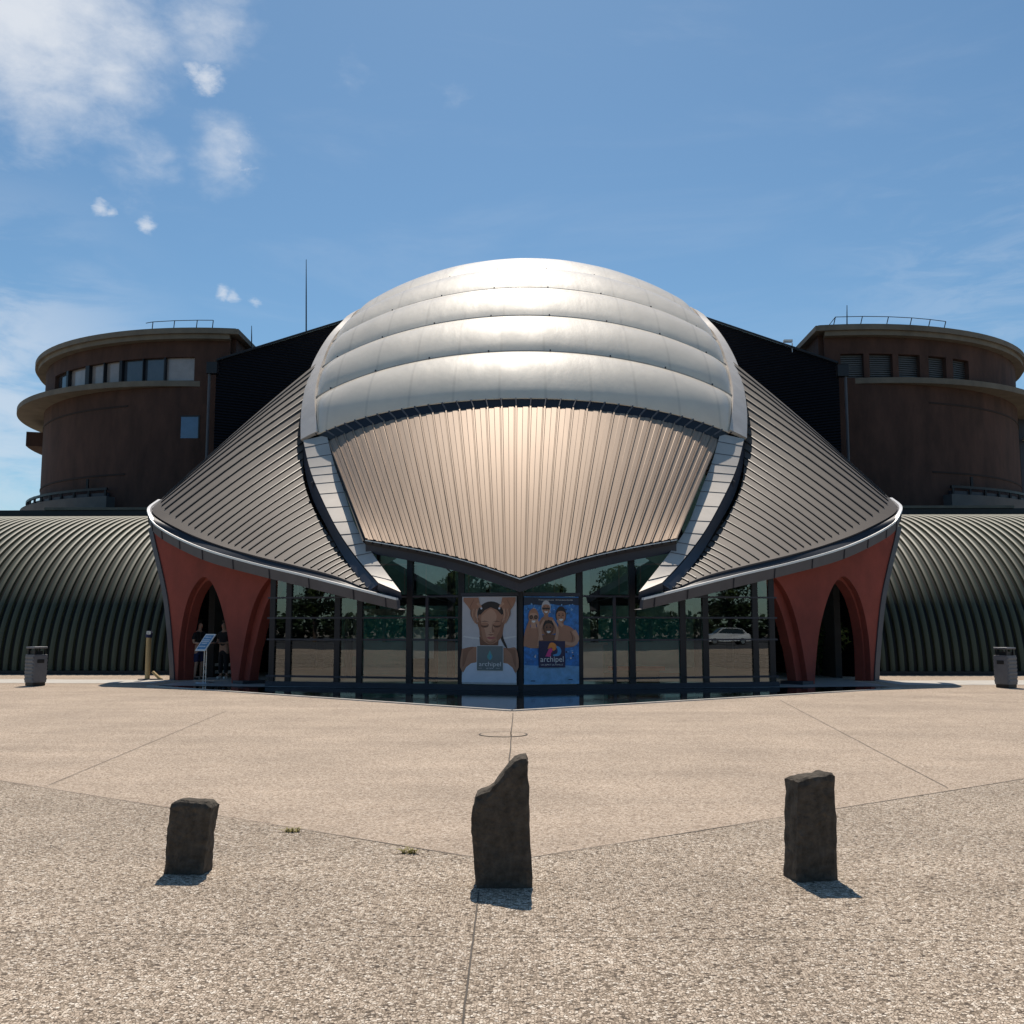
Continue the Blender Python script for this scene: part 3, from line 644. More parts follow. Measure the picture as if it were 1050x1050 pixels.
def poster_spa():
    root = empty('poster', atL(sxL[0] / 2, 0), 'tall poster of a dark haired woman with closed eyes having a head massage', 'poster', 'posters on the entrance glass')
    p = Poster(atL, .07, sxL[0] - .06, .16, 2.38, True)
    bd = MB(); v = [p.pt(*q, 0) for q in ((0, 0), (1, 0), (1, 1), (0, 1))]
    bd.prism(v, V((0, .05, 0)), 'print_grey'); bd.build('poster_board', root)
    B = p.poly
    p.poly([(0, .02), (1, .02), (1, .99), (0, .99)], 'print_grey', 1)
    p.blob([(.03, .55), (.3, .53), (.5, .52), (.72, .53), (.97, .55), (.97, .535), (.7, .51), (.3, .51), (.03, .535)], 'print_shirt_white', 2)
    p.blob([(0, .40), (.16, .42), (.33, .425), (.5, .44), (.68, .42), (.85, .41), (1, .40), (1, .14), (.5, .10), (0, .14)], 'print_skin', 3)
    p.limb([(.72, .60), (.74, .52), (.80, .44), (.83, .41)], [.05, .05, .04, .01], 'print_hair', 4); p.blob([(.02, .39), (.10, .415), (.22, .42), (.12, .36), (.06, .24), (.01, .2)], 'print_skin_shade', 4); p.blob([(.98, .39), (.90, .405), (.80, .41), (.90, .35), (.95, .24), (.99, .2)], 'print_skin_shade', 4)
    p.poly([(.34, .40), (.66, .40), (.68, .54), (.32, .54)], 'print_skin_dark', 4)
    p.poly([(0, .02), (1, .02), (1, .10), (.93, .19), (.84, .235), (.7, .25), (.3, .25), (.17, .235), (.08, .19), (0, .10)], 'print_towel', 5)
    p.ell(.535, .80, .25, .145, 'print_hair', 5)
    p.blob([(.30, .78), (.28, .70), (.32, .62), (.33, .55), (.40, .49), (.53, .452), (.66, .49), (.74, .55), (.76, .63), (.78, .70), (.76, .79), (.66, .86), (.53, .875), (.40, .86)], 'print_skin', 6)
    p.blob([(.36, .78), (.36, .70), (.42, .62), (.46, .52), (.53, .49), (.58, .55), (.60, .68), (.64, .78), (.53, .86)], 'print_skin_light', 7)
    p.poly([(.30, .80), (.40, .885), (.52, .905), (.52, .875), (.42, .845), (.34, .79)], 'print_hair', 8); p.poly([(.54, .905), (.66, .885), (.76, .80), (.73, .79), (.65, .845), (.54, .875)], 'print_hair', 8)
    p.blob([(.30, .76), (.285, .70), (.325, .62), (.335, .55), (.40, .49), (.37, .56), (.355, .64), (.345, .72)], 'print_skin_shade', 8); p.blob([(.76, .76), (.775, .70), (.755, .63), (.735, .55), (.66, .49), (.64, .54), (.70, .62), (.715, .72)], 'print_skin_shade', 8)
    p.blob([(.56, .70), (.575, .64), (.60, .60), (.565, .585), (.55, .62)], 'print_skin_shade', 8); p.blob([(.44, .50), (.53, .475), (.62, .50), (.60, .478), (.53, .458), (.46, .478)], 'print_skin_shade', 8); p.blob([(.48, .565), (.535, .572), (.59, .565), (.535, .552)], 'print_skin_shade', 8)
    for sg, cx in ((1, .42), (-1, .645)):
        p.ell(cx, .672, .075, .030, 'print_skin_dark', 8)
        p.ell(cx, .685, .066, .018, 'print_skin', 9)
        p.poly([(cx - .075, .664), (cx, .652), (cx + .075, .664), (cx, .660)], 'print_hair', 9)
        p.poly([(cx - .085, .708), (cx - sg * -.0, .722), (cx + .085, .708), (cx, .714)], 'print_hair', 9)
    p.poly([(.50, .60), (.53, .587), (.56, .60), (.545, .592), (.53, .580), (.515, .592)], 'print_skin_dark', 9)
    p.blob([(.45, .528), (.50, .541), (.535, .536), (.57, .541), (.625, .528), (.57, .514), (.535, .510), (.50, .514)], 'print_lip', 9)
    p.poly([(.45, .5285), (.535, .524), (.625, .5285), (.535, .5305)], 'print_skin_dark', 10)
    for sg in (-1, 1):                  # the two hands at the temples, fingers down
        q = lambda x, y: (.525 + sg * x, y)
        p.poly([q(.50 if sg < 0 else .46, .99), q(.22, .99), q(.20, .93), q(.205, .875), q(.235, .84), q(.30, .82), q(.36, .835), q(.42, .89), q(.50 if sg < 0 else .46, .95)], 'print_skin', 11)
        p.limb([q(.245, .925), q(.19, .895), q(.165, .865)], [.045, .040, .028], 'print_skin_light', 12); p.ell(*q(.165, .864), .018, .012, 'print_towel', 13, 12)
        for k, (x0, y0, x1, y1, x2, y2) in enumerate(((.25, .86, .262, .78, .222, .705), (.28, .855, .292, .77, .250, .685), (.31, .86, .322, .78, .278, .695), (.335, .87, .345, .80, .305, .725))):
            p.limb([q(x0, y0), q(x1, y1), q(x2, y2)], [.040, .036, .022], 'print_skin' if k % 2 else 'print_skin_light', 13 - k % 2)
            p.limb([q(x0 + .022, y0), q(x1 + .02, y1), q(x2 + .016, y2 + .01)], [.007, .006, .003], 'print_skin_dark', 14)
        p.limb([q(.30, .97), q(.36, .90), q(.38, .87)], [.006, .008, .004], 'print_skin_dark', 14)
    p.poly([(.275, .15), (.765, .15), (.765, .44), (.275, .44)], 'print_letter', 13); p.poly([(.283, .155), (.757, .155), (.757, .435), (.283, .435)], 'print_box', 14)
    p.blob([(.52, .385), (.545, .35), (.57, .315), (.55, .285), (.52, .275), (.49, .285), (.47, .315), (.495, .35)], 'print_teal', 15); p.poly([(.52, .35), (.545, .31), (.52, .275)], 'print_letter' if False else 'print_sky_blue', 16)
    p.text('archipel', .52, .205, .16, 'print_letter', 15, .40); p.text('LE SPA', .52, .172, .05, 'print_letter', 15, .13)
    for x in (.33, .66): p.poly([(x - .03, .180), (x + .04, .180), (x + .04, .183), (x - .03, .183)], 'print_letter', 15)
    p.mb.build('print', root, recalc=False)
poster_spa()

def poster_pool():
    root = empty('poster', atR(sxR[0] / 2, 0), 'tall blue poster of four laughing swimmers splashing in a pool', 'poster', 'posters on the entrance glass')
    p = Poster(atR, .07, sxR[0] - .06, .16, 2.38, False)
    bd = MB(); v = [p.pt(*q, 0) for q in ((0, 0), (1, 0), (1, 1), (0, 1))]
    bd.prism(v, V((0, .05, 0)), 'print_water'); bd.build('poster_board', root)
    p.poly([(0, .0), (1, .0), (1, .99), (0, .99)], 'print_water', 1); p.poly([(0, .0), (1, .0), (1, .20), (.7, .215), (.4, .205), (0, .22)], 'print_water_pale', 2)
    p.poly([(0, .99), (1, .99), (1, .90), (.85, .91), (.7, .895), (.5, .915), (.3, .90), (.15, .91), (0, .895)], 'print_night', 2)
    p.text('heureux ensemble', .58, .955, .045, 'print_letter', 3, .62)
    rnd = random.Random(3)
    for i in range(90):
        x = rnd.random() * .96 + .02; y = rnd.choice((rnd.uniform(.23, .42), rnd.uniform(.80, .92))); r = rnd.uniform(.006, .018)
        p.ell(x, y, r, r * rnd.uniform(.4, 1), rnd.choice(('print_water_pale', 'print_letter', 'print_sky_blue', 'print_night')), 3 , 8)
    def head(cx, cy, r, skin, hair, lay, tilt=0, cap=None):
        p.limb([(cx, cy - r * .55), (cx, cy - r * 1.15)], [r * .95, r * 1.0], skin, lay)
        p.ell(cx, cy + r * .26, r * .98, r * .98, hair, lay + 1, rot=tilt); p.blob([(cx - r * .84, cy + r * .32), (cx - r * .55, cy + r * .62), (cx, cy + r * .70), (cx + r * .55, cy + r * .62), (cx + r * .84, cy + r * .32), (cx + r * .74, cy - r * .20), (cx + r * .36, cy - r * .60), (cx, cy - r * .72), (cx - r * .36, cy - r * .60), (cx - r * .74, cy - r * .20)], skin, lay + 2)
        p.blob([(cx - r * .40, cy - r * .24), (cx, cy - r * .20), (cx + r * .40, cy - r * .24), (cx + r * .22, cy - r * .42), (cx, cy - r * .47), (cx - r * .22, cy - r * .42)], 'print_letter', lay + 3, 20)
        for q in (-1, 1):
            p.ell(cx + q * r * .35, cy + r * .20, r * .15, r * .08, 'print_hair', lay + 3, 10); p.limb([(cx + q * r * .52, cy + r * .34), (cx + q * r * .32, cy + r * .40), (cx + q * r * .16, cy + r * .35)], [r * .05, r * .08, r * .05], 'print_hair', lay + 3)
        p.limb([(cx, cy + r * .15), (cx + r * .06, cy - r * .05), (cx, cy - r * .10)], [r * .06, r * .14, r * .2], 'print_skin_dark', lay + 3)
    # man with dark goggles at the back
    p.blob([(.26, .70), (.34, .765), (.46, .765), (.56, .70), (.57, .58), (.25, .58)], 'print_skin', 4); head(.40, .85, .085, 'print_skin', 'print_grey', 5)
    p.poly([(.325, .872), (.475, .872), (.465, .848), (.41, .853), (.39, .853), (.335, .848)], 'print_hair', 9)
    # woman peering through her fingers
    p.blob([(.03, .60), (.10, .65), (.24, .65), (.30, .60), (.31, .44), (.20, .41), (.02, .44)], 'print_skin', 9); head(.17, .745, .095, 'print_skin_light', 'print_skin', 10)
    for q in (-1, 1): p.ell(.17 + q * .042, .762, .034, .024, 'print_hair', 14, 14); p.ell(.17 + q * .042, .762, .020, .014, 'print_skin_dark', 15, 12)
    p.limb([(.03, .43), (.045, .58), (.115, .735)], [.085, .075, .045], 'print_skin', 15); p.limb([(.27, .43), (.29, .58), (.225, .735)], [.075, .07, .045], 'print_skin_light', 15)
    # man with dark hair on the right, arm across
    p.blob([(.60, .58), (.62, .655), (.72, .675), (.86, .645), (.95, .57), (.94, .45), (.84, .42), (.64, .43)], 'print_skin', 9); head(.67, .765, .10, 'print_skin', 'print_hair', 10)
    p.limb([(.90, .61), (.965, .52), (.90, .455), (.74, .47)], [.08, .075, .065, .05], 'print_skin_light', 15); p.limb([(.84, .60), (.88, .53), (.86, .47)], [.01, .016, .006], 'print_skin_dark', 14); p.limb([(.70, .66), (.64, .70), (.60, .73)], [.06, .05, .04], 'print_skin_light', 14)
    # boy in front with raised arms
    p.blob([(.30, .54), (.36, .565), (.52, .565), (.58, .54), (.60, .45), (.28, .45)], 'print_skin_dark', 16); head(.44, .625, .095, 'print_skin_dark', 'print_hair', 17)
    p.limb([(.31, .50), (.285, .62), (.36, .735)], [.06, .052, .035], 'print_skin_light', 21); p.limb([(.57, .50), (.60, .62), (.51, .735)], [.06, .052, .035], 'print_skin_light', 21)
    p.ell(.40, .745, .045, .020, 'print_skin', 21, 14); p.ell(.48, .745, .045, .020, 'print_skin', 21, 14)
    p.poly([(.26, .19), (.74, .19), (.74, .49), (.26, .49)], 'print_navy', 22)
    p.blob([(.42, .40), (.46, .465), (.53, .47), (.58, .44), (.57, .40), (.52, .38), (.50, .415), (.46, .41)], 'print_orange', 23)
    p.blob([(.56, .44), (.64, .42), (.67, .37), (.63, .325), (.54, .32), (.52, .335), (.59, .35), (.60, .39)], 'print_sky_blue', 23)
    p.blob([(.38, .315), (.41, .36), (.45, .405), (.50, .405), (.51, .38), (.48, .35), (.47, .315)], 'print_pink', 24)
    p.text('archipel', .50, .255, .20, 'print_letter', 23, .42); p.text('UN ESPRIT DE FAMILLE', .50, .213, .055, 'print_letter', 23, .40)
    p.poly([(.12, .035), (.20, .035), (.20, .045), (.12, .045)], 'print_navy', 3); p.poly([(.80, .045), (.88, .045), (.88, .055), (.80, .055)], 'print_navy', 3)
    p.mb.build('print', root, recalc=False)
poster_pool()

# ------------------------------------------------------------------ black clad blocks beside the dome
def block(s):
    q = [P(222, 370.5, 52), P(357, 328.5, 56), P(359, 328, 56)]; a, b, c2 = [S(s, p) for p in q]
    if s > 0: a.z -= .3
    root = empty('clad_block', (a.x * .7, 52, 0), '%s black ribbed metal block rising behind the silver dome' % ('left' if s < 0 else 'right'), 'building', 'black blocks behind the dome')
    mb = MB(); mb.prism([a, c2, V((c2.x, c2.y, 0)), V((a.x, a.y, 0))], (0, 7.5, 0), 'cladding'); mb.build('wall', root)
    mb = MB(); up = V((0, 0, .06)); mb.bar(a + up + V((0, -.03, 0)), c2 + up + V((0, -.03, 0)), .25, .10, 'darkmetal'); mb.build('coping', root)
    mb = MB(); mb.box(a + V((s * .15, -.1, -.4)), (.55, .4, .6), 'darkmetal'); mb.tube([a + V((s * .3, -.14, -.4)), V((a.x + s * .3, a.y - .14, 7))], .075, 'fascia', 10); mb.build('downpipe', root)
    if s > 0:
        t = P(808, 352, 53); mb = MB(); mb.tube([t + V((.3, .3, -.4)), t + V((.3, .3, .1))], .03, 'steel'); mb.box(t + V((0, 0, .12)), (.45, .22, .12), 'white'); 
        tag(mb.build('floodlight'), 'small white floodlight on the sloping roof beside the right round tower', 'floodlight')
both(block)

# ------------------------------------------------------------------ ribbed green vaults
def vault(s):
    root = empty('vaulted_wing', (s * 16, 36, 0), ('dark green ribbed barrel vault behind the wooden post, sloping back beneath the left tower' if s < 0 else 'dark green ribbed barrel vault on the right, beneath the tower with louvres'), 'building', 'green barrel vaults')
    yb, Ra, Rv, per = 35.4, 10.5, 6.35, .312; x0, n = 9.9, 66; g = []; prof = [(0.0, 0), (.05, .9), (.20, 1.12), (.42, 1.12), (.57, .9), (.62, 0), (.98, 0)]
    mb = MB(); ths = [R(2.6 * i) for i in range(35)]
    cols = [(x0 + per * (k + f), h * .115) for k in range(n) for f, h in prof]
    for th in ths: g.append([V((s * x, yb + Ra - (Ra + h) * math.cos(th), .02 + (Rv + h) * math.sin(th))) for x, h in cols])
    last = g[-1]; g.append([p + V((0, 6.0, -.10)) for p in last])
    a, b = len(g), len(g[0]); vs = [p for r in g for p in r]
    fa = [(i * b + j, i * b + j + 1, (i + 1) * b + j + 1, (i + 1) * b + j) for i in range(a - 1) for j in range(b - 1)]
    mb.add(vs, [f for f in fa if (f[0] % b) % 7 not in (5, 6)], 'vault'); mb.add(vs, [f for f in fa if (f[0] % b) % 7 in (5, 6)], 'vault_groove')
    mb.build('ribbed_roof', root, 35)
    mb = MB(); xe = x0 + .05
    e = [V((s * xe, yb + Ra - (Ra - .03) * math.cos(t), .02 + (Rv - .03) * math.sin(t))) for t in ths]
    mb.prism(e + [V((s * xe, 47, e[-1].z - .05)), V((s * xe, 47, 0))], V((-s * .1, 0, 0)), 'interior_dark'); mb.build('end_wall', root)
    mb = MB(); mb.box((s * 21, yb - .1, .06), (21.6, .34, .12), 'darkmetal'); mb.build('plinth', root)
both(vault)

# ------------------------------------------------------------------ round towers
def tower(s):
    CX, CY, RW = -17.82, 65.75, 12.5; cx = CX if s < 0 else -CX
    root = empty('round_tower', (cx, CY, 0), ('round brown tower on the left with a ribbon of windows' if s < 0 else 'round brown tower on the right with square louvred openings'), 'building', 'round brown towers')
    A0_ = -math.asin(2.0 / RW); A1_ = R(178)
    def ang(px, r=RW):                  # photo column (left-tower side) to angle on the drum
        lo, hi = A0_, R(105) ; t = (545 - px) / FPX
        f = lambda a: (-(CX - r * math.sin(a)) + CAM.x) / (CY - r * math.cos(a)) - t
        best = min((abs(f(lo + (hi - lo) * i / 2000)), lo + (hi - lo) * i / 2000) for i in range(2001) if lo + (hi - lo) * i / 2000 < R(70)); return best[1]
    zr0, zr1, zt = 14.66, 15.95, 17.08
    mb = MB()
    mb.arc(cx, CY, s, RW - .35, RW, A0_, A1_, 0, zr0, 'brown', 60); mb.arc(cx, CY, s, RW - .35, RW, A0_, A1_, zr1, zt, 'brown', 60)
    fx = -15.82 * (1 if s < 0 else -1)
    mb.box((fx, 65.75, zt / 2), (.42, 24, zt), 'brown')
    if s < 0:
        edges = [(45, 54), (56, 74), (78, 93), (94, 110), (113, 134.5), (135.5, 157.5), (159, 190)]
    else:
        edges = [(79, 95), (102, 120), (129, 151), (157, 181), (187, 211)]
    spans = sorted([(ang(b), ang(a)) for a, b in edges]); a = A0_
    if s < 0: spans[-1] = (spans[-1][0], spans[-1][1] + R(2))
    for b0, b1 in spans:
        if b0 - a > .0005: mb.arc(cx, CY, s, RW - .35, RW, a, b0, zr0, zr1, 'brown' if (s > 0 or b0 < R(4)) else 'darkmetal', max(2, int((b0 - a) / R(2))))
        a = b1
    mb.arc(cx, CY, s, RW - .35, RW, a, A1_, zr0, zr1, 'brown', 40)
    body = mb.build('wall', root, 20)
    for i, (b0, b1) in enumerate(spans):
        q = MB()
        if s < 0:
            q.arc(cx, CY, s, RW - .27, RW - .22, b0, b1, zr0, zr1, 'winpale' if i in (0, 3, 4, 5) else 'winglass', 4); q.build('window_pane', body, 30)
        else:
            for k in range(11): q.arc(cx, CY, s, RW - .42, RW - .27, b0, b1, zr0 + .02 + k * .1165, zr0 + .094 + k * .1165, 'louver', 3)
            q.arc(cx, CY, s, RW - .50, RW - .45, b0, b1, zr0, zr1, 'groove', 3)
            q.build('louvre', body)
    # roof slab
    def dee(r, xin, z0, z1, mt, name, off=0.0, yin=62):
        c0 = cx + s * off; pts = []
        a0 = -math.asin(min(.99, (abs(c0) - abs(xin)) / r))
        for i in range(61):
            t = a0 + (R(180) - a0) * i / 60; pts.append(V((c0 + s * r * math.sin(t), CY - r * math.cos(t), z0)))
        pts.append(V((s * abs(xin), CY + r, z0)))
        q = MB(); q.prism(pts, (0, 0, z1 - z0), mt); return q.build(name, root, 20)
    dee(13.12, 15.26, 17.08, 17.36, 'concrete', 'roof_slab'); dee(12.94, 15.45, 17.36, 17.43, 'darkmetal', 'roof_membrane')
    q = MB(); q.arc(cx, CY, s, 12.1, 12.95, A0_, A1_, 16.83, 17.08, 'concrete', 60); q.build('roof_soffit', root, 20)
    # crescent canopy: its circle is shifted outwards so that it dies into the wall at the front
    c2 = cx + s * 1.5; q = MB(); pts = [V((c2 + s * 12.65 * math.sin(t), CY - 12.65 * math.cos(t), 14.33)) for t in [R(-9 + 3.0 * i) for i in range(62)]]
    pts.append(V((cx, CY, 14.33))); q.prism(pts, (0, 0, .30), 'concrete'); q.build('canopy', root, 20)
    # balcony low on the drum
    c3 = cx + s * .62; q = MB(); b0 = ang(121)
    q.arc(c3, CY, s, 12.0, 12.98, b0, R(150), 7.54, 8.48, 'cream_concrete', 50)
    o = q.build('balcony', root, 20)
    q = MB()
    for i in range(9):
        t = b0 + .03 + i * .09; p = V((c3 + s * 12.62 * math.sin(t), CY - 12.62 * math.cos(t), 8.48)); q.bar(p, p + V((0, 0, .52)), .1, .1, 'darkmetal')
    q.arc(c3, CY, s, 12.56, 12.69, b0 + .02, R(120), 8.85, 8.98, 'darkmetal', 40); q.arc(c3, CY, s, 12.44, 12.56, b0 + .02, R(120), 8.5, 8.72, 'bluegrey', 40); 
    t = b0 + .13; p = V((c3 + s * 12.62 * math.sin(t), CY - 12.62 * math.cos(t), 8.98)); q.bar(p, p + V((0, 0, .52)), .12, .12, 'darkmetal')
    q.build('balcony_railing', o)
    # raised panel edges: dark strips with the shade of a groove in their colour
    q = MB(); ga = ang(121)
    for z in (13.35, 9.66): q.arc(cx, CY, s, RW - .02, RW + .03, ga, R(120), z, z + .09, 'groove', 50)
    q.build('groove_shade_strip', body)
    if s < 0:
        q = MB(); e = ang(178), ang(196); zz = 11.54
        q.arc(cx, CY, s, RW - .05, RW + .015, e[1], e[0], zz, zz + 1.15, 'bluewin', 3); w = q.build('window', body)
        q = MB(); q.arc(cx, CY, s, RW - .02, RW + .035, e[1] - .006, e[1], zz, zz + 1.22, 'darkmetal', 2); q.arc(cx, CY, s, RW - .02, RW + .035, e[1] - .006, e[0] + .003, zz + 1.15, zz + 1.22, 'darkmetal', 2); q.build('window_frame', w)
        q = MB(); q.arc(cx, CY, s, RW - .2, RW + 1.06, R(72), R(120), 12.66, 13.54, 'brown', 14); q.build('side_balcony', root, 20)
    else:
        q = MB(); q.box((31.9, 66.5, 7.45), (4.2, 7.5, 14.9), 'bluegrey'); q.box((31.9, 62.6, 14.7), (4.5, .6, .62), 'darkmetal'); q.box((30.05, 62.7, 7.2), (.3, .25, 14.4), 'darkmetal'); o2 = q.build('stair_block', root)
        q = MB(); q.box((30.6, 62.3, 13.0), (.62, .3, .18), 'white'); q.build('wall_lamp', o2)
    # dark flat roof edge between tower and vault
    q = MB(); q.box((s * 18.2, 48.2, 6.7), (14.6, 2.4, .6), 'darkmetal'); q.box((s * 16.6, 47.2, 7.06), (11.4, .6, .12), 'concrete'); q.box((s * 18.2, 52, 6.75), (14.2, 5, .4), 'darkmetal'); q.build('flat_roof_edge', root)
    # railing on the roof
    q = MB(); cols = (143, 166, 190, 207) if s < 0 else (218, 190, 163, 139, 120, 104); tp = []
    for i, px in enumerate(cols):
        t = ang(px, 12.0); p = V((cx + s * 12.0 * math.sin(t), CY - 12.0 * math.cos(t), 17.42)); h = p + V((.12, -.18, .64)); tp.append(h); q.tube([p, h], .025, 'darkmetal', 6)
    q.tube(tp, .02, 'fascia', 6); q.tube([tp[0], tp[0] + V((-.35 if s < 0 else -.4, -.1, -.1 if s < 0 else -.5))], .02, 'darkmetal', 6)
    tag(q.build('roof_railing'), ('short safety railing with four posts on the left round tower' if s < 0 else 'curved safety railing with six posts on the right round tower'), 'railing', 'roof railings')
    if s < 0:
        for px, y0, y1, r, lab in ((314, 266, 340, .035, 'tall thin lightning rod standing on the left black block'), (258, 334, 358, .03, 'short thin rod at the inner edge of the left tower roof')):
            q = MB(); d = 56 if px == 314 else 54; q.tube([P(px, y1 + 14, d), P(px, (y0 + y1) / 2, d), P(px, y0, d)], [r * 1.3, r, r * .5], 'darkmetal', 6); tag(q.build('lightning_rod'), lab, 'rod', 'rods on the roofs')
    else:
        q = MB(); q.tube([P(868.5, 340, 55), P(868.5, 325, 55), P(868.5, 313, 55)], [.04, .03, .018], 'darkmetal', 6); tag(q.build('lightning_rod'), 'thin rod beside the railing on the right round tower', 'rod', 'rods on the roofs')
both(tower)

# ------------------------------------------------------------------ standing stones
def stone(name, base, base_py, left, right, top, depth, yaw, label, seed):
    """outline of the front face given as (px,py) runs up the left and right side and along the top"""
    d = G(base, base_py).y; c = V((P(base, base_py, d).x, d, 0))
    Q = lambda px, py: P(px, py, d)
    Lp = [Q(*q) for q in left]; Rp = [Q(*q) for q in right]; Tp = [Q(*q) for q in top]
    nx, nz, ny = 12, 15, 5; me = MB()
    def xz(i, k):
        u = i / nx; t = k / nz; xx = u * (len(Tp) - 1); ii = min(int(xx), len(Tp) - 2); tp = lerp(Tp[ii], Tp[ii + 1], xx - ii); zt = tp.z
        def side(pts, z):
            for a, b in zip(pts, pts[1:]):
                if z <= b.z or b is pts[-1]: return a.x + (b.x - a.x) * (z - a.z) / max(b.z - a.z, 1e-4)
        z = zt * t - .04 * (1 - t)
        xl, xr = side(Lp, max(0, z)), side(Rp, max(0, z)); return lerp(xl, xr, u) * (1 - t ** 6) + lerp(lerp(xl, xr, u), tp.x, 1) * t ** 6, z
    idx = {}; vs = []; fs = []
    def vert(i, j, k):
        key = (i, j, k)
        if key not in idx:
            x, z = xz(i, k); v = j / ny; y = depth * v
            # round the arrises a little, then roughen
            ex = abs(i / nx - .5) * 2; ey = abs(v - .5) * 2; ez = max(0, (k / nz - .9) * 10)
            cxr = .012 * max(0, ex - .8) * 5 * max(0, ey - .7) * 3.3
            p = V((x - c.x, y + (.012 if j == 0 else -.012 if j == ny else 0) * (ex > .99 or ez > .99), z - .012 * (ez > .99) * (ex > .9 or ey > .9)))
            w = .5 + .5 * noise.noise(p * 3 + V((seed, 0, 0)))
            nv = noise.noise_vector(p * 7 + V((seed * 3.1, 2, 5))) * .007 + noise.noise_vector(p * 23 + V((seed, 7, 1))) * .009 + noise.noise_vector(p * 45 + V((seed, 3, 1))) * .004
            p = p + nv * (1 if k > 0 else .3)
            idx[key] = len(vs); vs.append(p)
        return idx[key]
    for i in range(nx):
        for k in range(nz):
            for j in (0, ny): fs.append((vert(i, j, k), vert(i + 1, j, k), vert(i + 1, j, k + 1), vert(i, j, k + 1)))
    for j in range(ny):
        for k in range(nz):
            for i in (0, nx): fs.append((vert(i, j, k), vert(i, j + 1, k), vert(i, j + 1, k + 1), vert(i, j, k + 1)))
    for i in range(nx):
        for j in range(ny):
            for k in (0, nz): fs.append((vert(i, j, k), vert(i + 1, j, k), vert(i + 1, j + 1, k), vert(i, j + 1, k)))
    rs = random.Random(seed); fs = [t for f in fs for t in (((f[0], f[1], f[2]), (f[0], f[2], f[3])) if rs.random() < .5 else ((f[0], f[1], f[3]), (f[1], f[2], f[3])))]
    me.add(vs, fs, 'basalt'); o = me.build(name, None, 14); o.location = c; o.rotation_euler.z = yaw
    return tag(o, label, 'stone', 'standing stones across the plaza')
stone('standing_stone', 516, 911, [(488, 911), (485, 868), (482, 842), (485, 818)], [(546, 911), (543, 850), (542, 800), (540, 778)], [(486, 822), (488, 815), (497, 812), (505, 809), (508, 802), (516, 794), (519, 788), (525, 781), (531, 777), (539, 775.5), (541, 780)], .22, R(1), 'tall dark standing stone with a slanted broken top, in the middle', 3)
stone('standing_stone', 188, 897, [(166, 898), (170, 860), (173, 824)], [(208, 898), (212, 860), (215, 826)], [(175, 823), (185, 821.5), (200, 822), (210, 823), (216, 826)], .17, R(-3), 'short squat dark standing stone leaning right, leftmost of three', 11)
stone('standing_stone', 838, 904, [(816, 906), (817, 850), (818, 801)], [(862, 904), (861, 850), (859, 795)], [(818, 800), (830, 797.5), (845, 795), (853, 793.5), (859, 794)], .20, R(13), 'flat slab-like dark standing stone with a clean top edge, rightmost of three', 23)

# ------------------------------------------------------------------ small furniture
def litter_bin(px, py, s, label):
    c = G(px, py); root = empty('litter_bin', c, label, 'bin', 'grey litter bins'); z0 = 0
    q = MB(); q.box((0, 0, .06), (.46, .42, .12), 'black'); q.box((0, 0, .47), (.50, .46, .76), 'bin'); q.box((0, -.236, .67), (.26, .03, .10), 'black')
    q.box((0, -.232, .47), (.44, .012, .70), 'bin')
    for k in range(7):
        for sx in (-1, 1): q.box((sx * .262, 0, .18 + k * .10), (.035, .42, .055), 'bin')
    b = q.build('body'); b.parent = root
    q = MB()
    for x in (-.19, .19):
        for y in (-.17, .17): q.box((x, y, .93), (.05, .05, .18), 'black')
    q.box((0, .05, .90), (.34, .26, .10), 'black'); o = q.build('hood_posts'); o.parent = root
    q = MB(); q.box((0, 0, 1.04), (.50, .46, .05), 'bin'); o = q.build('hood'); o.parent = root
    bv = o.modifiers.new('bevel', 'BEVEL'); bv.width = .012; bv.segments = 2
    bv = b.modifiers.new('bevel', 'BEVEL'); bv.width = .012; bv.segments = 2
    root.rotation_euler.z = R(-60) * s; root.scale = (.82, .82, 1)
litter_bin(36, 703, -1, 'grey litter bin with hooded top in front of the left green vault')
litter_bin(1032, 705, 1, 'grey litter bin with hooded top in front of the right green vault')
c = P(151, 695, 31.6); c.z = 0
root = empty('bollard_post', c, 'pale wooden post with a dark blue cap beside the left arched portal', 'post')
q = MB(); q.tube([(0, 0, 0), (0, 0, 1.30)], .075, 'wood', 14); o = q.build('post'); o.parent = root; o.data.polygons.foreach_set('use_smooth', [True] * len(o.data.polygons)); o.data.set_sharp_from_angle(angle=R(40))
q = MB(); q.tube([(0, 0, 1.28), (0, 0, 1.32), (.02, -.02, 1.44), (.02, -.02, 1.50)], [.09, .10, .10, .06], 'navycloth', 14); q.box((.03, -.1, 1.43), (.13, .03, .10), 'steel'); o = q.build('cap'); o.parent = root
q = MB(); q.bar((.16, .0, .24), (.42, -.02, .02), .10, .07, 'wood'); q.box((.1, 0, .015), (.7, .22, .03), 'bluegrey'); o = q.build('foot_brace'); o.parent = root
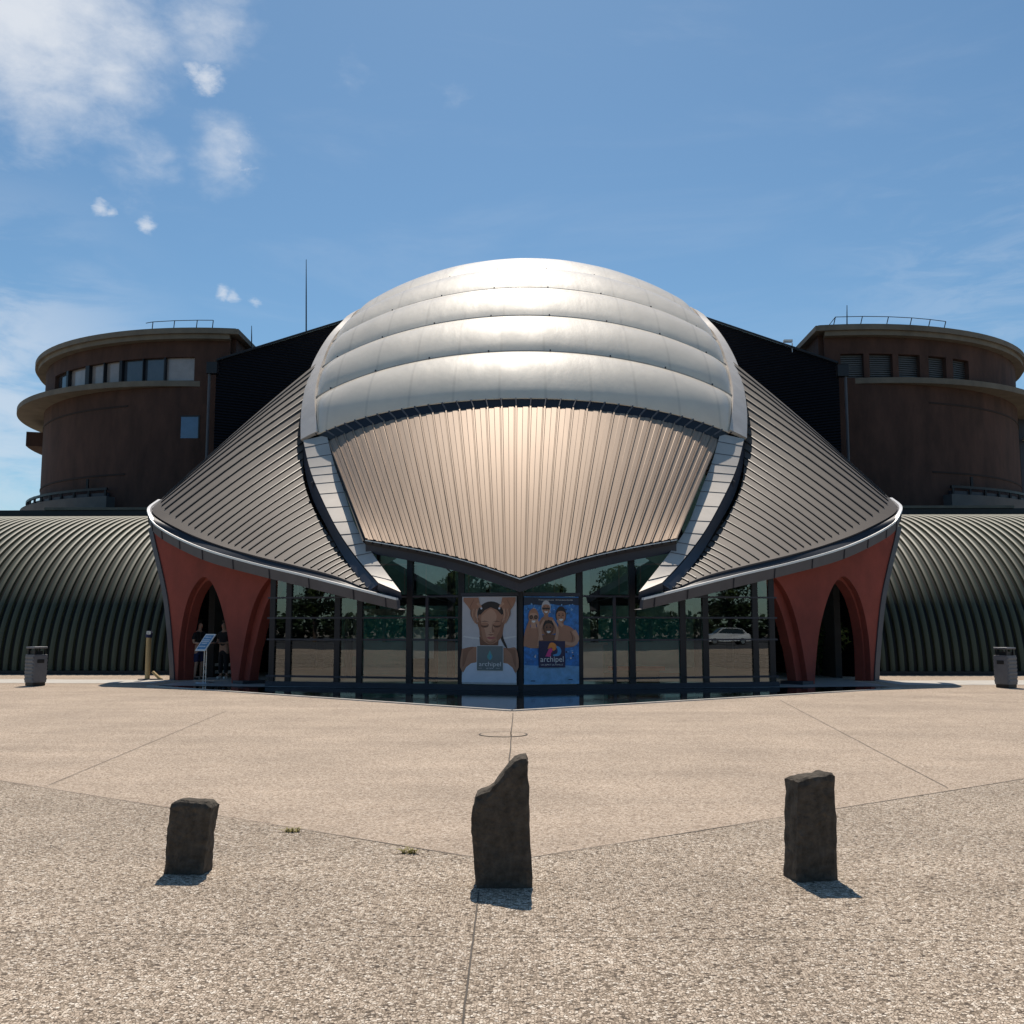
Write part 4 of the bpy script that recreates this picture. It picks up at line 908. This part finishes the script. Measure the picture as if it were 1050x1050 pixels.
# information stand
c = G(209.5, 700.5); root = empty('information_stand', c, 'slim steel information stand with tilted blue and white panel before the left arch', 'sign stand')
q = MB(); q.tube([(-.035, .0, 0), (-.02, 0, 1.0)], .016, 'steel', 8); q.tube([(.035, .0, 0), (.035, 0, 1.0)], .016, 'steel', 8); o = q.build('pole'); o.parent = root
q = MB(); k = 20; q.tube([(0, 0, .003), (0, 0, .028)], [.26, .25], 'steel', 24); o = q.build('base_plate'); o.parent = root
q = MB(); rt_ = Matrix.Rotation(R(-34), 3, 'Z') @ Matrix.Rotation(R(52), 3, 'X'); q.box((0.0, 0, 1.16), (.44, .60, .02), 'white', rot=rt_); q.box(V((0, 0, 1.16)) + rt_ @ V((0, .0, .012)), (.36, .50, .008), 'signblue', rot=rt_)
for k, w in ((.18, .26), (.08, .3), (.02, .3), (-.04, .22), (-.15, .28)): q.box(V((0, 0, 1.16)) + rt_ @ V((-.01, k, .018)), (w, .022, .004), 'white', rot=rt_)
o = q.build('panel'); o.parent = root
# pale stone bench inside the left passage
q = MB(); c = P(229, 690, 33.4); c.z = 0; q.box(c + V((0, 0, .40)), (1.3, .45, .09), 'paver'); q.box(c + V((0, 0, .17)), (1.2, .36, .10), 'paver')
for x in (-.45, .45): q.box(c + V((x, 0, .18)), (.12, .34, .36), 'concrete')
tag(q.build('bench'), 'pale bench standing in the passage behind the left arch', 'bench')

# ------------------------------------------------------------------ people in the left passage
def skin_body(name, joints, edges, mt, parent, sub=2):
    names = list(joints); me = bpy.data.meshes.new(name)
    me.from_pydata([joints[k][0] for k in names], [(names.index(a), names.index(b)) for a, b in edges], [])
    me.materials.append(M[mt]); o = bpy.data.objects.new(name, me); C.objects.link(o); o.parent = parent
    sk = o.modifiers.new('skin', 'SKIN'); sk.use_smooth_shade = True
    for v, k in zip(me.skin_vertices[0].data, names): r = joints[k][1]; v.radius = r if hasattr(r, '__len__') else (r, r)
    me.skin_vertices[0].data[0].use_root = True
    sb = o.modifiers.new('subdivision', 'SUBSURF'); sb.levels = sub; sb.render_levels = sub
    return o
def person(loc, rz, label, man=True):
    root = empty('person', loc, label, 'person', 'people in the left passage')
    J = {'pelvis': ((0, 0, .94), (.15, .11)), 'waist': ((0, 0, 1.10), (.14, .10)), 'chest': ((0, .01, 1.34), (.17, .115)), 'neck': ((0, .0, 1.49), .055), 'jaw': ((0, -.03, 1.58), (.062, .075)), 'head': ((0, -.015, 1.67), (.075, .092)), 'crown': ((0, 0, 1.735), (.055, .065))}
    E = [('pelvis', 'waist'), ('waist', 'chest'), ('chest', 'neck'), ('neck', 'jaw'), ('jaw', 'head'), ('head', 'crown')]
    for sx, n in ((-1, 'l'), (1, 'r')):
        J.update({n + 'hip': ((sx * .095, 0, .88), .088), n + 'knee': ((sx * .11, -.03, .48), .058), n + 'calf': ((sx * .115, .0, .34), .052), n + 'ankle': ((sx * .12, .02, .09), .036), n + 'toe': ((sx * .13, -.14, .035), .034),
                  n + 'sho': ((sx * .185, .01, 1.41), .06), n + 'elb': ((sx * .25, -.02, 1.13), .042), n + 'wri': ((sx * .17, -.24, 1.10), .027), n + 'hand': ((sx * .13, -.33, 1.12), (.035, .02))})
        E += [('pelvis', n + 'hip'), (n + 'hip', n + 'knee'), (n + 'knee', n + 'calf'), (n + 'calf', n + 'ankle'), (n + 'ankle', n + 'toe'), ('chest', n + 'sho'), (n + 'sho', n + 'elb'), (n + 'elb', n + 'wri'), (n + 'wri', n + 'hand')]
        for fi in range(4):             # four fingers and a thumb, slightly curled
            k = n + 'f%d' % fi; x = sx * (.105 + fi * .018)
            J[k] = ((x, -.385 - .01 * (fi in (1, 2)), 1.115), .0095); J[k + 't'] = ((x, -.415 - .01 * (fi in (1, 2)), 1.095), .008); E += [(n + 'hand', k), (k, k + 't')]
        J[n + 'th'] = ((sx * .09, -.32, 1.14), .011); J[n + 'tht'] = ((sx * .075, -.355, 1.15), .009); E += [(n + 'hand', n + 'th'), (n + 'th', n + 'tht')]
    J['nose'] = ((0, -.115, 1.635), .014); E.append(('head', 'nose'))
    skin_body('body', J, E, 'skin', root)
    g = lambda k, r: (J[k][0], r)
    T = {'waist': ((0, 0, .98), (.168, .128)), 'mid': ((0, 0, 1.12), (.16, .122)), 'chest': ((0, .01, 1.34), (.19, .135)), 'top': ((0, .01, 1.445), (.10, .075))}; TE = [('waist', 'mid'), ('mid', 'chest'), ('chest', 'top')]
    for sx, n in ((-1, 'l'), (1, 'r')): T[n + 's'] = ((sx * .19, .01, 1.405), .077); T[n + 'e'] = ((sx * .238, -.005, 1.20), .066); TE += [('chest', n + 's'), (n + 's', n + 'e')]
    skin_body('shirt', T, TE, 'blackcloth', root)
    H = {'p': ((0, 0, .96), (.168, .128)), 'q': ((0, 0, .90), (.165, .125))}; HE = [('p', 'q')]; zk = .50 if man else .16
    for sx, n in ((-1, 'l'), (1, 'r')): H[n + 'h'] = ((sx * .098, 0, .82), .105); H[n + 'k'] = ((sx * .112, -.02, zk), .085 if man else .06); HE += [('q', n + 'h'), (n + 'h', n + 'k')]
    skin_body('shorts' if man else 'trousers', H, HE, 'navycloth' if man else 'blackcloth', root)
    skin_body('hair', {'a': ((0, .01, 1.70), (.080, .092)), 'b': ((0, .025, 1.745), (.062, .07)), 'c': ((0, .055, 1.62 if man else 1.5), (.06, .04))}, [('a', 'b'), ('a', 'c')], 'hair', root)
    for sx in (-1, 1): q = MB(); q.box((sx * .031, -.103, 1.668), (.026, .008, .011), 'white'); q.box((sx * .031, -.108, 1.668), (.011, .006, .010), 'hair'); o = q.build('eye'); o.parent = root
    q = MB(); q.box((0, -.105, 1.598), (.05, .008, .012), 'red'); o = q.build('mouth'); o.parent = root
    for sx, n in ((-1, 'l'), (1, 'r')):
        skin_body('shoe', {'h': ((sx * .12, .04, .05), .046), 'm': ((sx * .125, -.05, .045), .045), 't': ((sx * .13, -.15, .035), .036)}, [('h', 'm'), ('m', 't')], 'black' if man else 'white', root)
    root.rotation_euler.z = rz
    return root
pm = P(203, 694, 31.8); pm.z = 0
person(pm, R(62), 'person in black shirt and navy shorts standing in the left arch, facing right', True)
pb = MB(); pb.box((0, 0, 0), (.30, .17, .44), 'black'); pb.box((0, -.10, -.06), (.22, .06, .22), 'black'); pb.box((.10, -.135, .1), (.03, .012, .16), 'white'); pb.box((-.02, -.135, -.02), (.10, .012, .03), 'white')
for x in (-.09, .09): pb.tube([(x, .09, .18), (x, .17, .26), (x, .36, .22), (x, .37, .02), (x, .10, -.17)], .016, 'black', 6)
bp_ = pb.build('backpack'); bp_.location = pm + Matrix.Rotation(R(62), 3, 'Z') @ V((0, .22, 1.22)); bp_.rotation_euler.z = R(62) + math.pi
bv = bp_.modifiers.new('bevel', 'BEVEL'); bv.width = .03; bv.segments = 3
tag(bp_, 'black backpack with pale straps worn by the person in navy shorts', 'backpack')
pw = P(229, 694, 32.3); pw.z = 0
person(pw, R(-25), 'person dressed all in black with white shoes beside the pillar of the left arch', False)

# ------------------------------------------------------------------ plants
def leaf_cloud(mb, c, rad, n, size, mt, rnd, squash=1.0):
    vs = []; fs = []
    for i in range(n):
        while True:
            p = V((rnd.uniform(-1, 1), rnd.uniform(-1, 1), rnd.uniform(-1, 1)))
            if .25 < p.length < 1: break
        p = V((p.x * rad[0], p.y * rad[1], p.z * rad[2])) + V(c); a = V((rnd.gauss(0, 1), rnd.gauss(0, 1), rnd.gauss(0, 1))).normalized(); b = a.cross(V((rnd.gauss(0, 1), rnd.gauss(0, 1), rnd.gauss(0, 1)))).normalized()
        z = size * rnd.uniform(.6, 1.3); o = len(vs); vs += [p - a * z, p + b * z * .5, p + a * z, p - b * z * .5]; fs.append((o, o + 1, o + 2, o + 3))
    mb.add(vs, fs, mt)
def weed(px, py, label, h, seed):
    rnd = random.Random(seed); c = G(px, py); mb = MB(); vs = []; fs = []
    for i in range(34):
        a = rnd.uniform(0, 6.28); r = rnd.uniform(.01, .10); hh = h * rnd.uniform(.4, 1); w = rnd.uniform(.003, .007); bx = rnd.uniform(-.04, .06); by = rnd.uniform(-.02, .02); d = V((math.cos(a), math.sin(a), 0)); q = V((-d.y, d.x, 0)) * w; o = len(vs)
        p = V((bx, by, 0)); vs += [p - q, p + q, p + d * r * .5 + V((0, 0, hh * .8)) + q, p + d * r * .5 + V((0, 0, hh * .8)) - q, p + d * r + V((0, 0, hh))]; fs += [(o, o + 1, o + 2, o + 3), (o + 3, o + 2, o + 4)]
    mb.add(vs, fs, 'weed'); o = mb.build('weed', None, None, False); o.location = c; tag(o, label, 'weed', 'weeds in the paving joint')
weed(298, 853, 'low yellowish weed in the paving joint nearer the leftmost stone', .035, 1); weed(418, 875, 'small yellowish weed in the paving joint nearer the tall middle stone', .04, 2)
rnd = random.Random(5); mb = MB()
for x, y, z in ((9.6, 34.6, .9), (10.2, 34.3, 1.3), (9.2, 35.0, 1.6), (10.0, 34.8, .5)): leaf_cloud(mb, (x, y, z), (.6, .4, .6), 380, .09, 'leaf2', rnd)
mb.tube([(9.8, 34.6, 0), (9.7, 34.6, 1.6)], .05, 'bark', 6); tag(mb.build('leafy_shrub', None, None, False), 'bushy green shrub glimpsed through the right arched portal', 'shrub')

# trees, cars and houses across the car park: what the facade glass mirrors
def tree_meshes(seed, h, w):
    rnd = random.Random(seed); t = MB(); pts = [(0, 0, 0), (.1, .05, h * .25), (-.05, .1, h * .5), (.1, 0, h * .8)]; t.tube(pts, [.28, .22, .15, .05], 'bark', 9)
    for i in range(9):
        a = rnd.uniform(0, 6.28); z = h * rnd.uniform(.3, .6); t.tube([(0, 0, z), (math.cos(a) * w * .35, math.sin(a) * w * .35, z + h * .13), (math.cos(a) * w * .65, math.sin(a) * w * .65, z + h * .22)], [.10, .06, .02], 'bark', 6)
    c = MB()
    for i in range(26):
        a = rnd.uniform(0, 6.28); r = w * rnd.uniform(.1, .75); z = h * rnd.uniform(.38, .92); k = w * rnd.uniform(.22, .42); leaf_cloud(c, (math.cos(a) * r, math.sin(a) * r, z), (k, k, k * .75), 150, .22, 'leaf' if i % 3 else 'leaf2', rnd)
    return t, c
kinds = []
for seed, h, w in ((1, 9, 3.4), (2, 7, 3.0)):
    t, c = tree_meshes(seed, h, w); kinds.append((t, c))
proto = []
TX = [(-60 + 5.6 * i + random.uniform(-1, 1), -42 - 4 * (i % 2) + random.uniform(-2, 2)) for i in range(22)] + [(62, -36), (66, -30), (69, -24), (72, -18), (73, -12), (75, -5), (-64, -36), (-68, -30), (-72, -23), (-75, -15)]
for i, (x, y) in enumerate(TX):
    root = empty('broadleaf_tree', (x, y, 0), 'broadleaf tree mirrored in the glass, in the row across the car park', 'tree', 'trees across the car park')
    if i < 2:
        a = kinds[i][0].build('trunk', None, 40); b = kinds[i][1].build('crown', None, None, False); a.parent = b.parent = root; proto.append((a, b))
    else:
        for o in proto[i % 2]: q = o.copy(); C.objects.link(q); q.parent = root
    k = .85 + .5 * random.random(); root.scale = (k, k, k); root.rotation_euler.z = random.random() * 6
mb = MB()  # hedge added out of view to darken what the facade glass mirrors
for i in range(75): leaf_cloud(mb, (-75 + 2 * i, -52 + random.uniform(-.5, .5), 1.7), (1.5, 1.2, 1.8), 150, .42, 'leaf', random)
for i in range(22): leaf_cloud(mb, (75 + random.uniform(-.5, .5), -52 + 2 * i, 1.7), (1.2, 1.5, 1.8), 150, .42, 'leaf', random); leaf_cloud(mb, (-76 + random.uniform(-.5, .5), -52 + 2 * i, 1.7), (1.2, 1.5, 1.8), 150, .42, 'leaf', random)
tag(mb.build('hedge', None, None, False), 'long dark green hedge, added unseen behind the trees to darken the glass reflections', 'hedge')
def car(loc, rz, label):
    root = empty('parked_car', loc, label, 'car', 'cars in the car park')
    prof = [(-2.05, .35), (-2.1, .62), (-2.0, .95), (-1.75, 1.05), (-1.35, 1.42), (-.9, 1.54), (.2, 1.54), (.55, 1.45), (1.15, 1.02), (1.85, .88), (2.1, .68), (2.1, .35)]
    q = MB(); secs = []
    for y, k, dz in ((-.86, .96, 0), (-.88, 1, 0), (0, 1.01, .02), (.88, 1, 0), (.86, .96, 0)):
        secs.append([V((x * k, y * (1 if z < 1.0 else .84), z + (dz if z > 1 else 0))) for x, z in prof])
    q.grid(secs, 'carwhite'); q.add(secs[0], [tuple(range(len(prof)))], 'carwhite'); q.add(secs[-1], [tuple(range(len(prof)))], 'carwhite'); q.add([V((-2.05, -.86, .3)), V((2.1, -.86, .3)), V((2.1, .86, .3)), V((-2.05, .86, .3))], [(0, 1, 2, 3)], 'black')
    b = q.build('body', None, 35); b.parent = root
    q = MB()
    for sy in (-1, 1):
        q.prism([V((-1.55, sy * .775, 1.06)), V((-1.28, sy * .755, 1.37)), V((-.85, sy * .755, 1.47)), V((.2, sy * .755, 1.47)), V((.5, sy * .755, 1.40)), V((.98, sy * .775, 1.06))], (0, sy * .02, 0), 'carglass')
    q.prism([V((.60, -.66, 1.43)), V((1.12, -.68, 1.06)), V((1.12, .68, 1.06)), V((.60, .66, 1.43))], (.02, 0, .03), 'carglass'); o = q.build('window'); o.parent = root
    for x in (-1.28, 1.30):
        for sy in (-1, 1):
            q = MB(); q.tube([(x, sy * .72, .32), (x, sy * .90, .32)], .32, 'rubber', 20); o = q.build('wheel'); o.parent = root
            q = MB(); q.tube([(x, sy * .895, .32), (x, sy * .915, .32)], .2, 'steel', 14); p = q.build('rim'); p.parent = o
    for sy in (-1, 1):
        q = MB(); q.box((2.02, sy * .62, .75), (.16, .34, .13), 'steel'); o = q.build('headlight'); o.parent = root
    root.rotation_euler.z = rz
car((50, -23, 0), R(205), 'white hatchback car mirrored in the right facade glass')
car((-38, -32, 0), R(-20), 'white hatchback car parked alone on the far left of the car park')
def house(x, y, w, d, h, label):
    root = empty('house', (x, y, 0), label, 'house', 'houses beyond the car park')
    q = MB(); q.box((0, 0, h / 2), (w, d, h), 'beige_wall'); a = q.build('wall'); a.parent = root
    q = MB(); q.prism([V((-w / 2 - .4, -d / 2 - .4, h)), V((-w / 2 - .4, d / 2 + .4, h)), V((-w / 2 - .4, 0, h + 1.8))], (w + .8, 0, 0), 'tileroof'); o = q.build('roof'); o.parent = root
    for i in range(4):
        q = MB(); q.box((-w / 2 + w * (i + .5) / 4, d / 2 + .02, h * .6), (1.1, .1, 1.4), 'carglass'); o = q.build('window'); o.parent = root
house(-20, -80, 18, 9, 6, 'beige house with clay roof beyond the left trees'); house(26, -84, 22, 9, 5, 'long beige house with clay roof beyond the right trees')

# ------------------------------------------------------------------ light
SUN_EL = R(57); SUN_AZ = R(-2.5)        # azimuth from +y towards +x
sd = V((math.sin(SUN_AZ) * math.cos(SUN_EL), math.cos(SUN_AZ) * math.cos(SUN_EL), math.sin(SUN_EL)))
ld = bpy.data.lights.new('sun', 'SUN'); ld.energy = 4.7; ld.angle = R(.53); ld.color = (1, .90, .78)
lo = bpy.data.objects.new('sun', ld); C.objects.link(lo); lo.rotation_euler = (-sd).to_track_quat('-Z', 'Y').to_euler(); lo.location = (0, 30, 60)
w = bpy.data.worlds.new('World'); sc.world = w; w.use_nodes = True; N = w.node_tree.nodes; L = w.node_tree.links
bg = N['Background']; bg.inputs['Strength'].default_value = .085
sky = N.new('ShaderNodeTexSky'); sky.sky_type = 'NISHITA'; sky.sun_disc = False; sky.sun_elevation = SUN_EL; sky.sun_rotation = SUN_AZ
sky.air_density = 1.0; sky.dust_density = .4; sky.ozone_density = 2.0; sky.altitude = 200
tc = N.new('ShaderNodeTexCoord')
def math_(op, a, b=None, c=None, clamp=False):
    n = N.new('ShaderNodeMath'); n.operation = op; n.use_clamp = clamp
    for i, v in enumerate((a, b, c)):
        if v is None: continue
        if isinstance(v, (int, float)): n.inputs[i].default_value = v
        else: L.new(v, n.inputs[i])
    return n.outputs[0]
def spot(px, py, r_in, r_out):          # soft disc of sky round a direction
    d = ray(px, py); n = N.new('ShaderNodeVectorMath'); n.operation = 'DISTANCE'; L.new(tc.outputs['Generated'], n.inputs[0]); n.inputs[1].default_value = d
    m = N.new('ShaderNodeMapRange'); m.interpolation_type = 'SMOOTHSTEP'; m.inputs['From Min'].default_value = r_out; m.inputs['From Max'].default_value = r_in; L.new(n.outputs['Value'], m.inputs['Value']); return m.outputs[0]
def cnoise(scale, det, lo_, hi_, rough=.62, stretch=(1, 1, 1.6), dist=.6):
    mp = N.new('ShaderNodeMapping'); mp.inputs['Scale'].default_value = stretch; L.new(tc.outputs['Generated'], mp.inputs[0])
    n = N.new('ShaderNodeTexNoise'); n.inputs['Scale'].default_value = scale; n.inputs['Detail'].default_value = det; n.inputs['Roughness'].default_value = rough; n.inputs['Distortion'].default_value = dist; L.new(mp.outputs[0], n.inputs['Vector'])
    m = N.new('ShaderNodeMapRange'); m.interpolation_type = 'SMOOTHSTEP'; m.inputs['From Min'].default_value = lo_; m.inputs['From Max'].default_value = hi_; L.new(n.outputs['Fac'], m.inputs['Value']); return m.outputs[0]
def raw(scale, det, rough=.6, stretch=(1, 1, 1.7), dist=.2):
    mp = N.new('ShaderNodeMapping'); mp.inputs['Scale'].default_value = stretch; L.new(tc.outputs['Generated'], mp.inputs[0])
    n = N.new('ShaderNodeTexNoise'); n.inputs['Scale'].default_value = scale; n.inputs['Detail'].default_value = det; n.inputs['Roughness'].default_value = rough; n.inputs['Distortion'].default_value = dist; L.new(mp.outputs[0], n.inputs['Vector']); return n.outputs['Fac']
def smooth(v, lo_, hi_, top=1.0):
    m = N.new('ShaderNodeMapRange'); m.interpolation_type = 'SMOOTHSTEP'; m.inputs['From Min'].default_value = lo_; m.inputs['From Max'].default_value = hi_; m.inputs['To Max'].default_value = top; L.new(v, m.inputs['Value']); return m.outputs[0]
def maxi(vs):
    o = vs[0]
    for v in vs[1:]: o = math_('MAXIMUM', o, v)
    return o
nA, nB, nC = raw(7, 14, .58), raw(22, 12, .62), raw(60, 10, .62)
wob_ = math_('ADD', math_('MULTIPLY', math_('SUBTRACT', nA, .5), 2.0), math_('MULTIPLY', math_('SUBTRACT', nB, .5), 1.3))
reg = maxi([math_('MULTIPLY', spot(px, py, .0, rr_), k) for px, py, rr_, k in ((20, -10, .20, 1.25), (110, 50, .13, .95), (215, 15, .11, .85), (30, 100, .10, .8), (225, 150, .075, .72), (140, 140, .09, .55), (170, 165, .05, .55), (350, 90, .10, .30), (470, 120, .08, .22))])
cl = smooth(math_('ADD', reg, math_('MULTIPLY', wob_, .62)), .30, 1.25, .88)
fw = math_('ADD', math_('MULTIPLY', math_('SUBTRACT', nC, .5), 2.6), math_('MULTIPLY', math_('SUBTRACT', nB, .5), 1.0))
puff = maxi([math_('MULTIPLY', spot(px, py, .0, r_), k) for px, py, r_, k in ((103, 213, .016, 1.0), (113, 217, .012, .75), (150, 231, .015, .9), (213, 82, .030, 1.0), (200, 74, .02, .8), (229, 300, .014, .85), (238, 303, .014, .8), (262, 311, .013, .6), (240, 152, .05, .62), (130, 75, .04, .5), (45, 112, .035, .7))])
cl = math_('MAXIMUM', cl, smooth(math_('ADD', puff, math_('MULTIPLY', fw, .55)), .30, 1.15, .72))
wisp = math_('MULTIPLY', cnoise(5, 9, .5, .75, stretch=(.6, 1, 2.6)), .07); cl = math_('MAXIMUM', cl, wisp)
low = math_('MULTIPLY', math_('MULTIPLY', spot(-30, 400, .0, .22), cnoise(8, 8, .3, .62, stretch=(1, 1, 3))), .55); cl = math_('MAXIMUM', cl, low)
lowr = math_('MULTIPLY', math_('MULTIPLY', spot(1020, 320, .0, .22), cnoise(11, 8, .4, .65, stretch=(1, 1, 4))), .15); cl = math_('MAXIMUM', cl, lowr)
cl = math_('MINIMUM', cl, .95)
mixc = N.new('ShaderNodeMix'); mixc.data_type = 'RGBA'; L.new(cl, mixc.inputs['Factor'])
tint = N.new('ShaderNodeVectorMath'); tint.operation = 'MULTIPLY'; tint.inputs[1].default_value = (.80, 1.05, 1.11); L.new(sky.outputs[0], tint.inputs[0]); L.new(tint.outputs[0], mixc.inputs['A']); mixc.inputs['B'].default_value = (9.2, 9.6, 10.2, 1)
L.new(mixc.outputs['Result'], bg.inputs['Color'])

sc.view_settings.view_transform = 'Standard'; sc.view_settings.look = 'None'; sc.view_settings.exposure = 0; sc.view_settings.gamma = 1
sc.cycles.max_bounces = 8; sc.cycles.transparent_max_bounces = 16; sc.cycles.use_denoising = True; sc.cycles.sample_clamp_indirect = 6
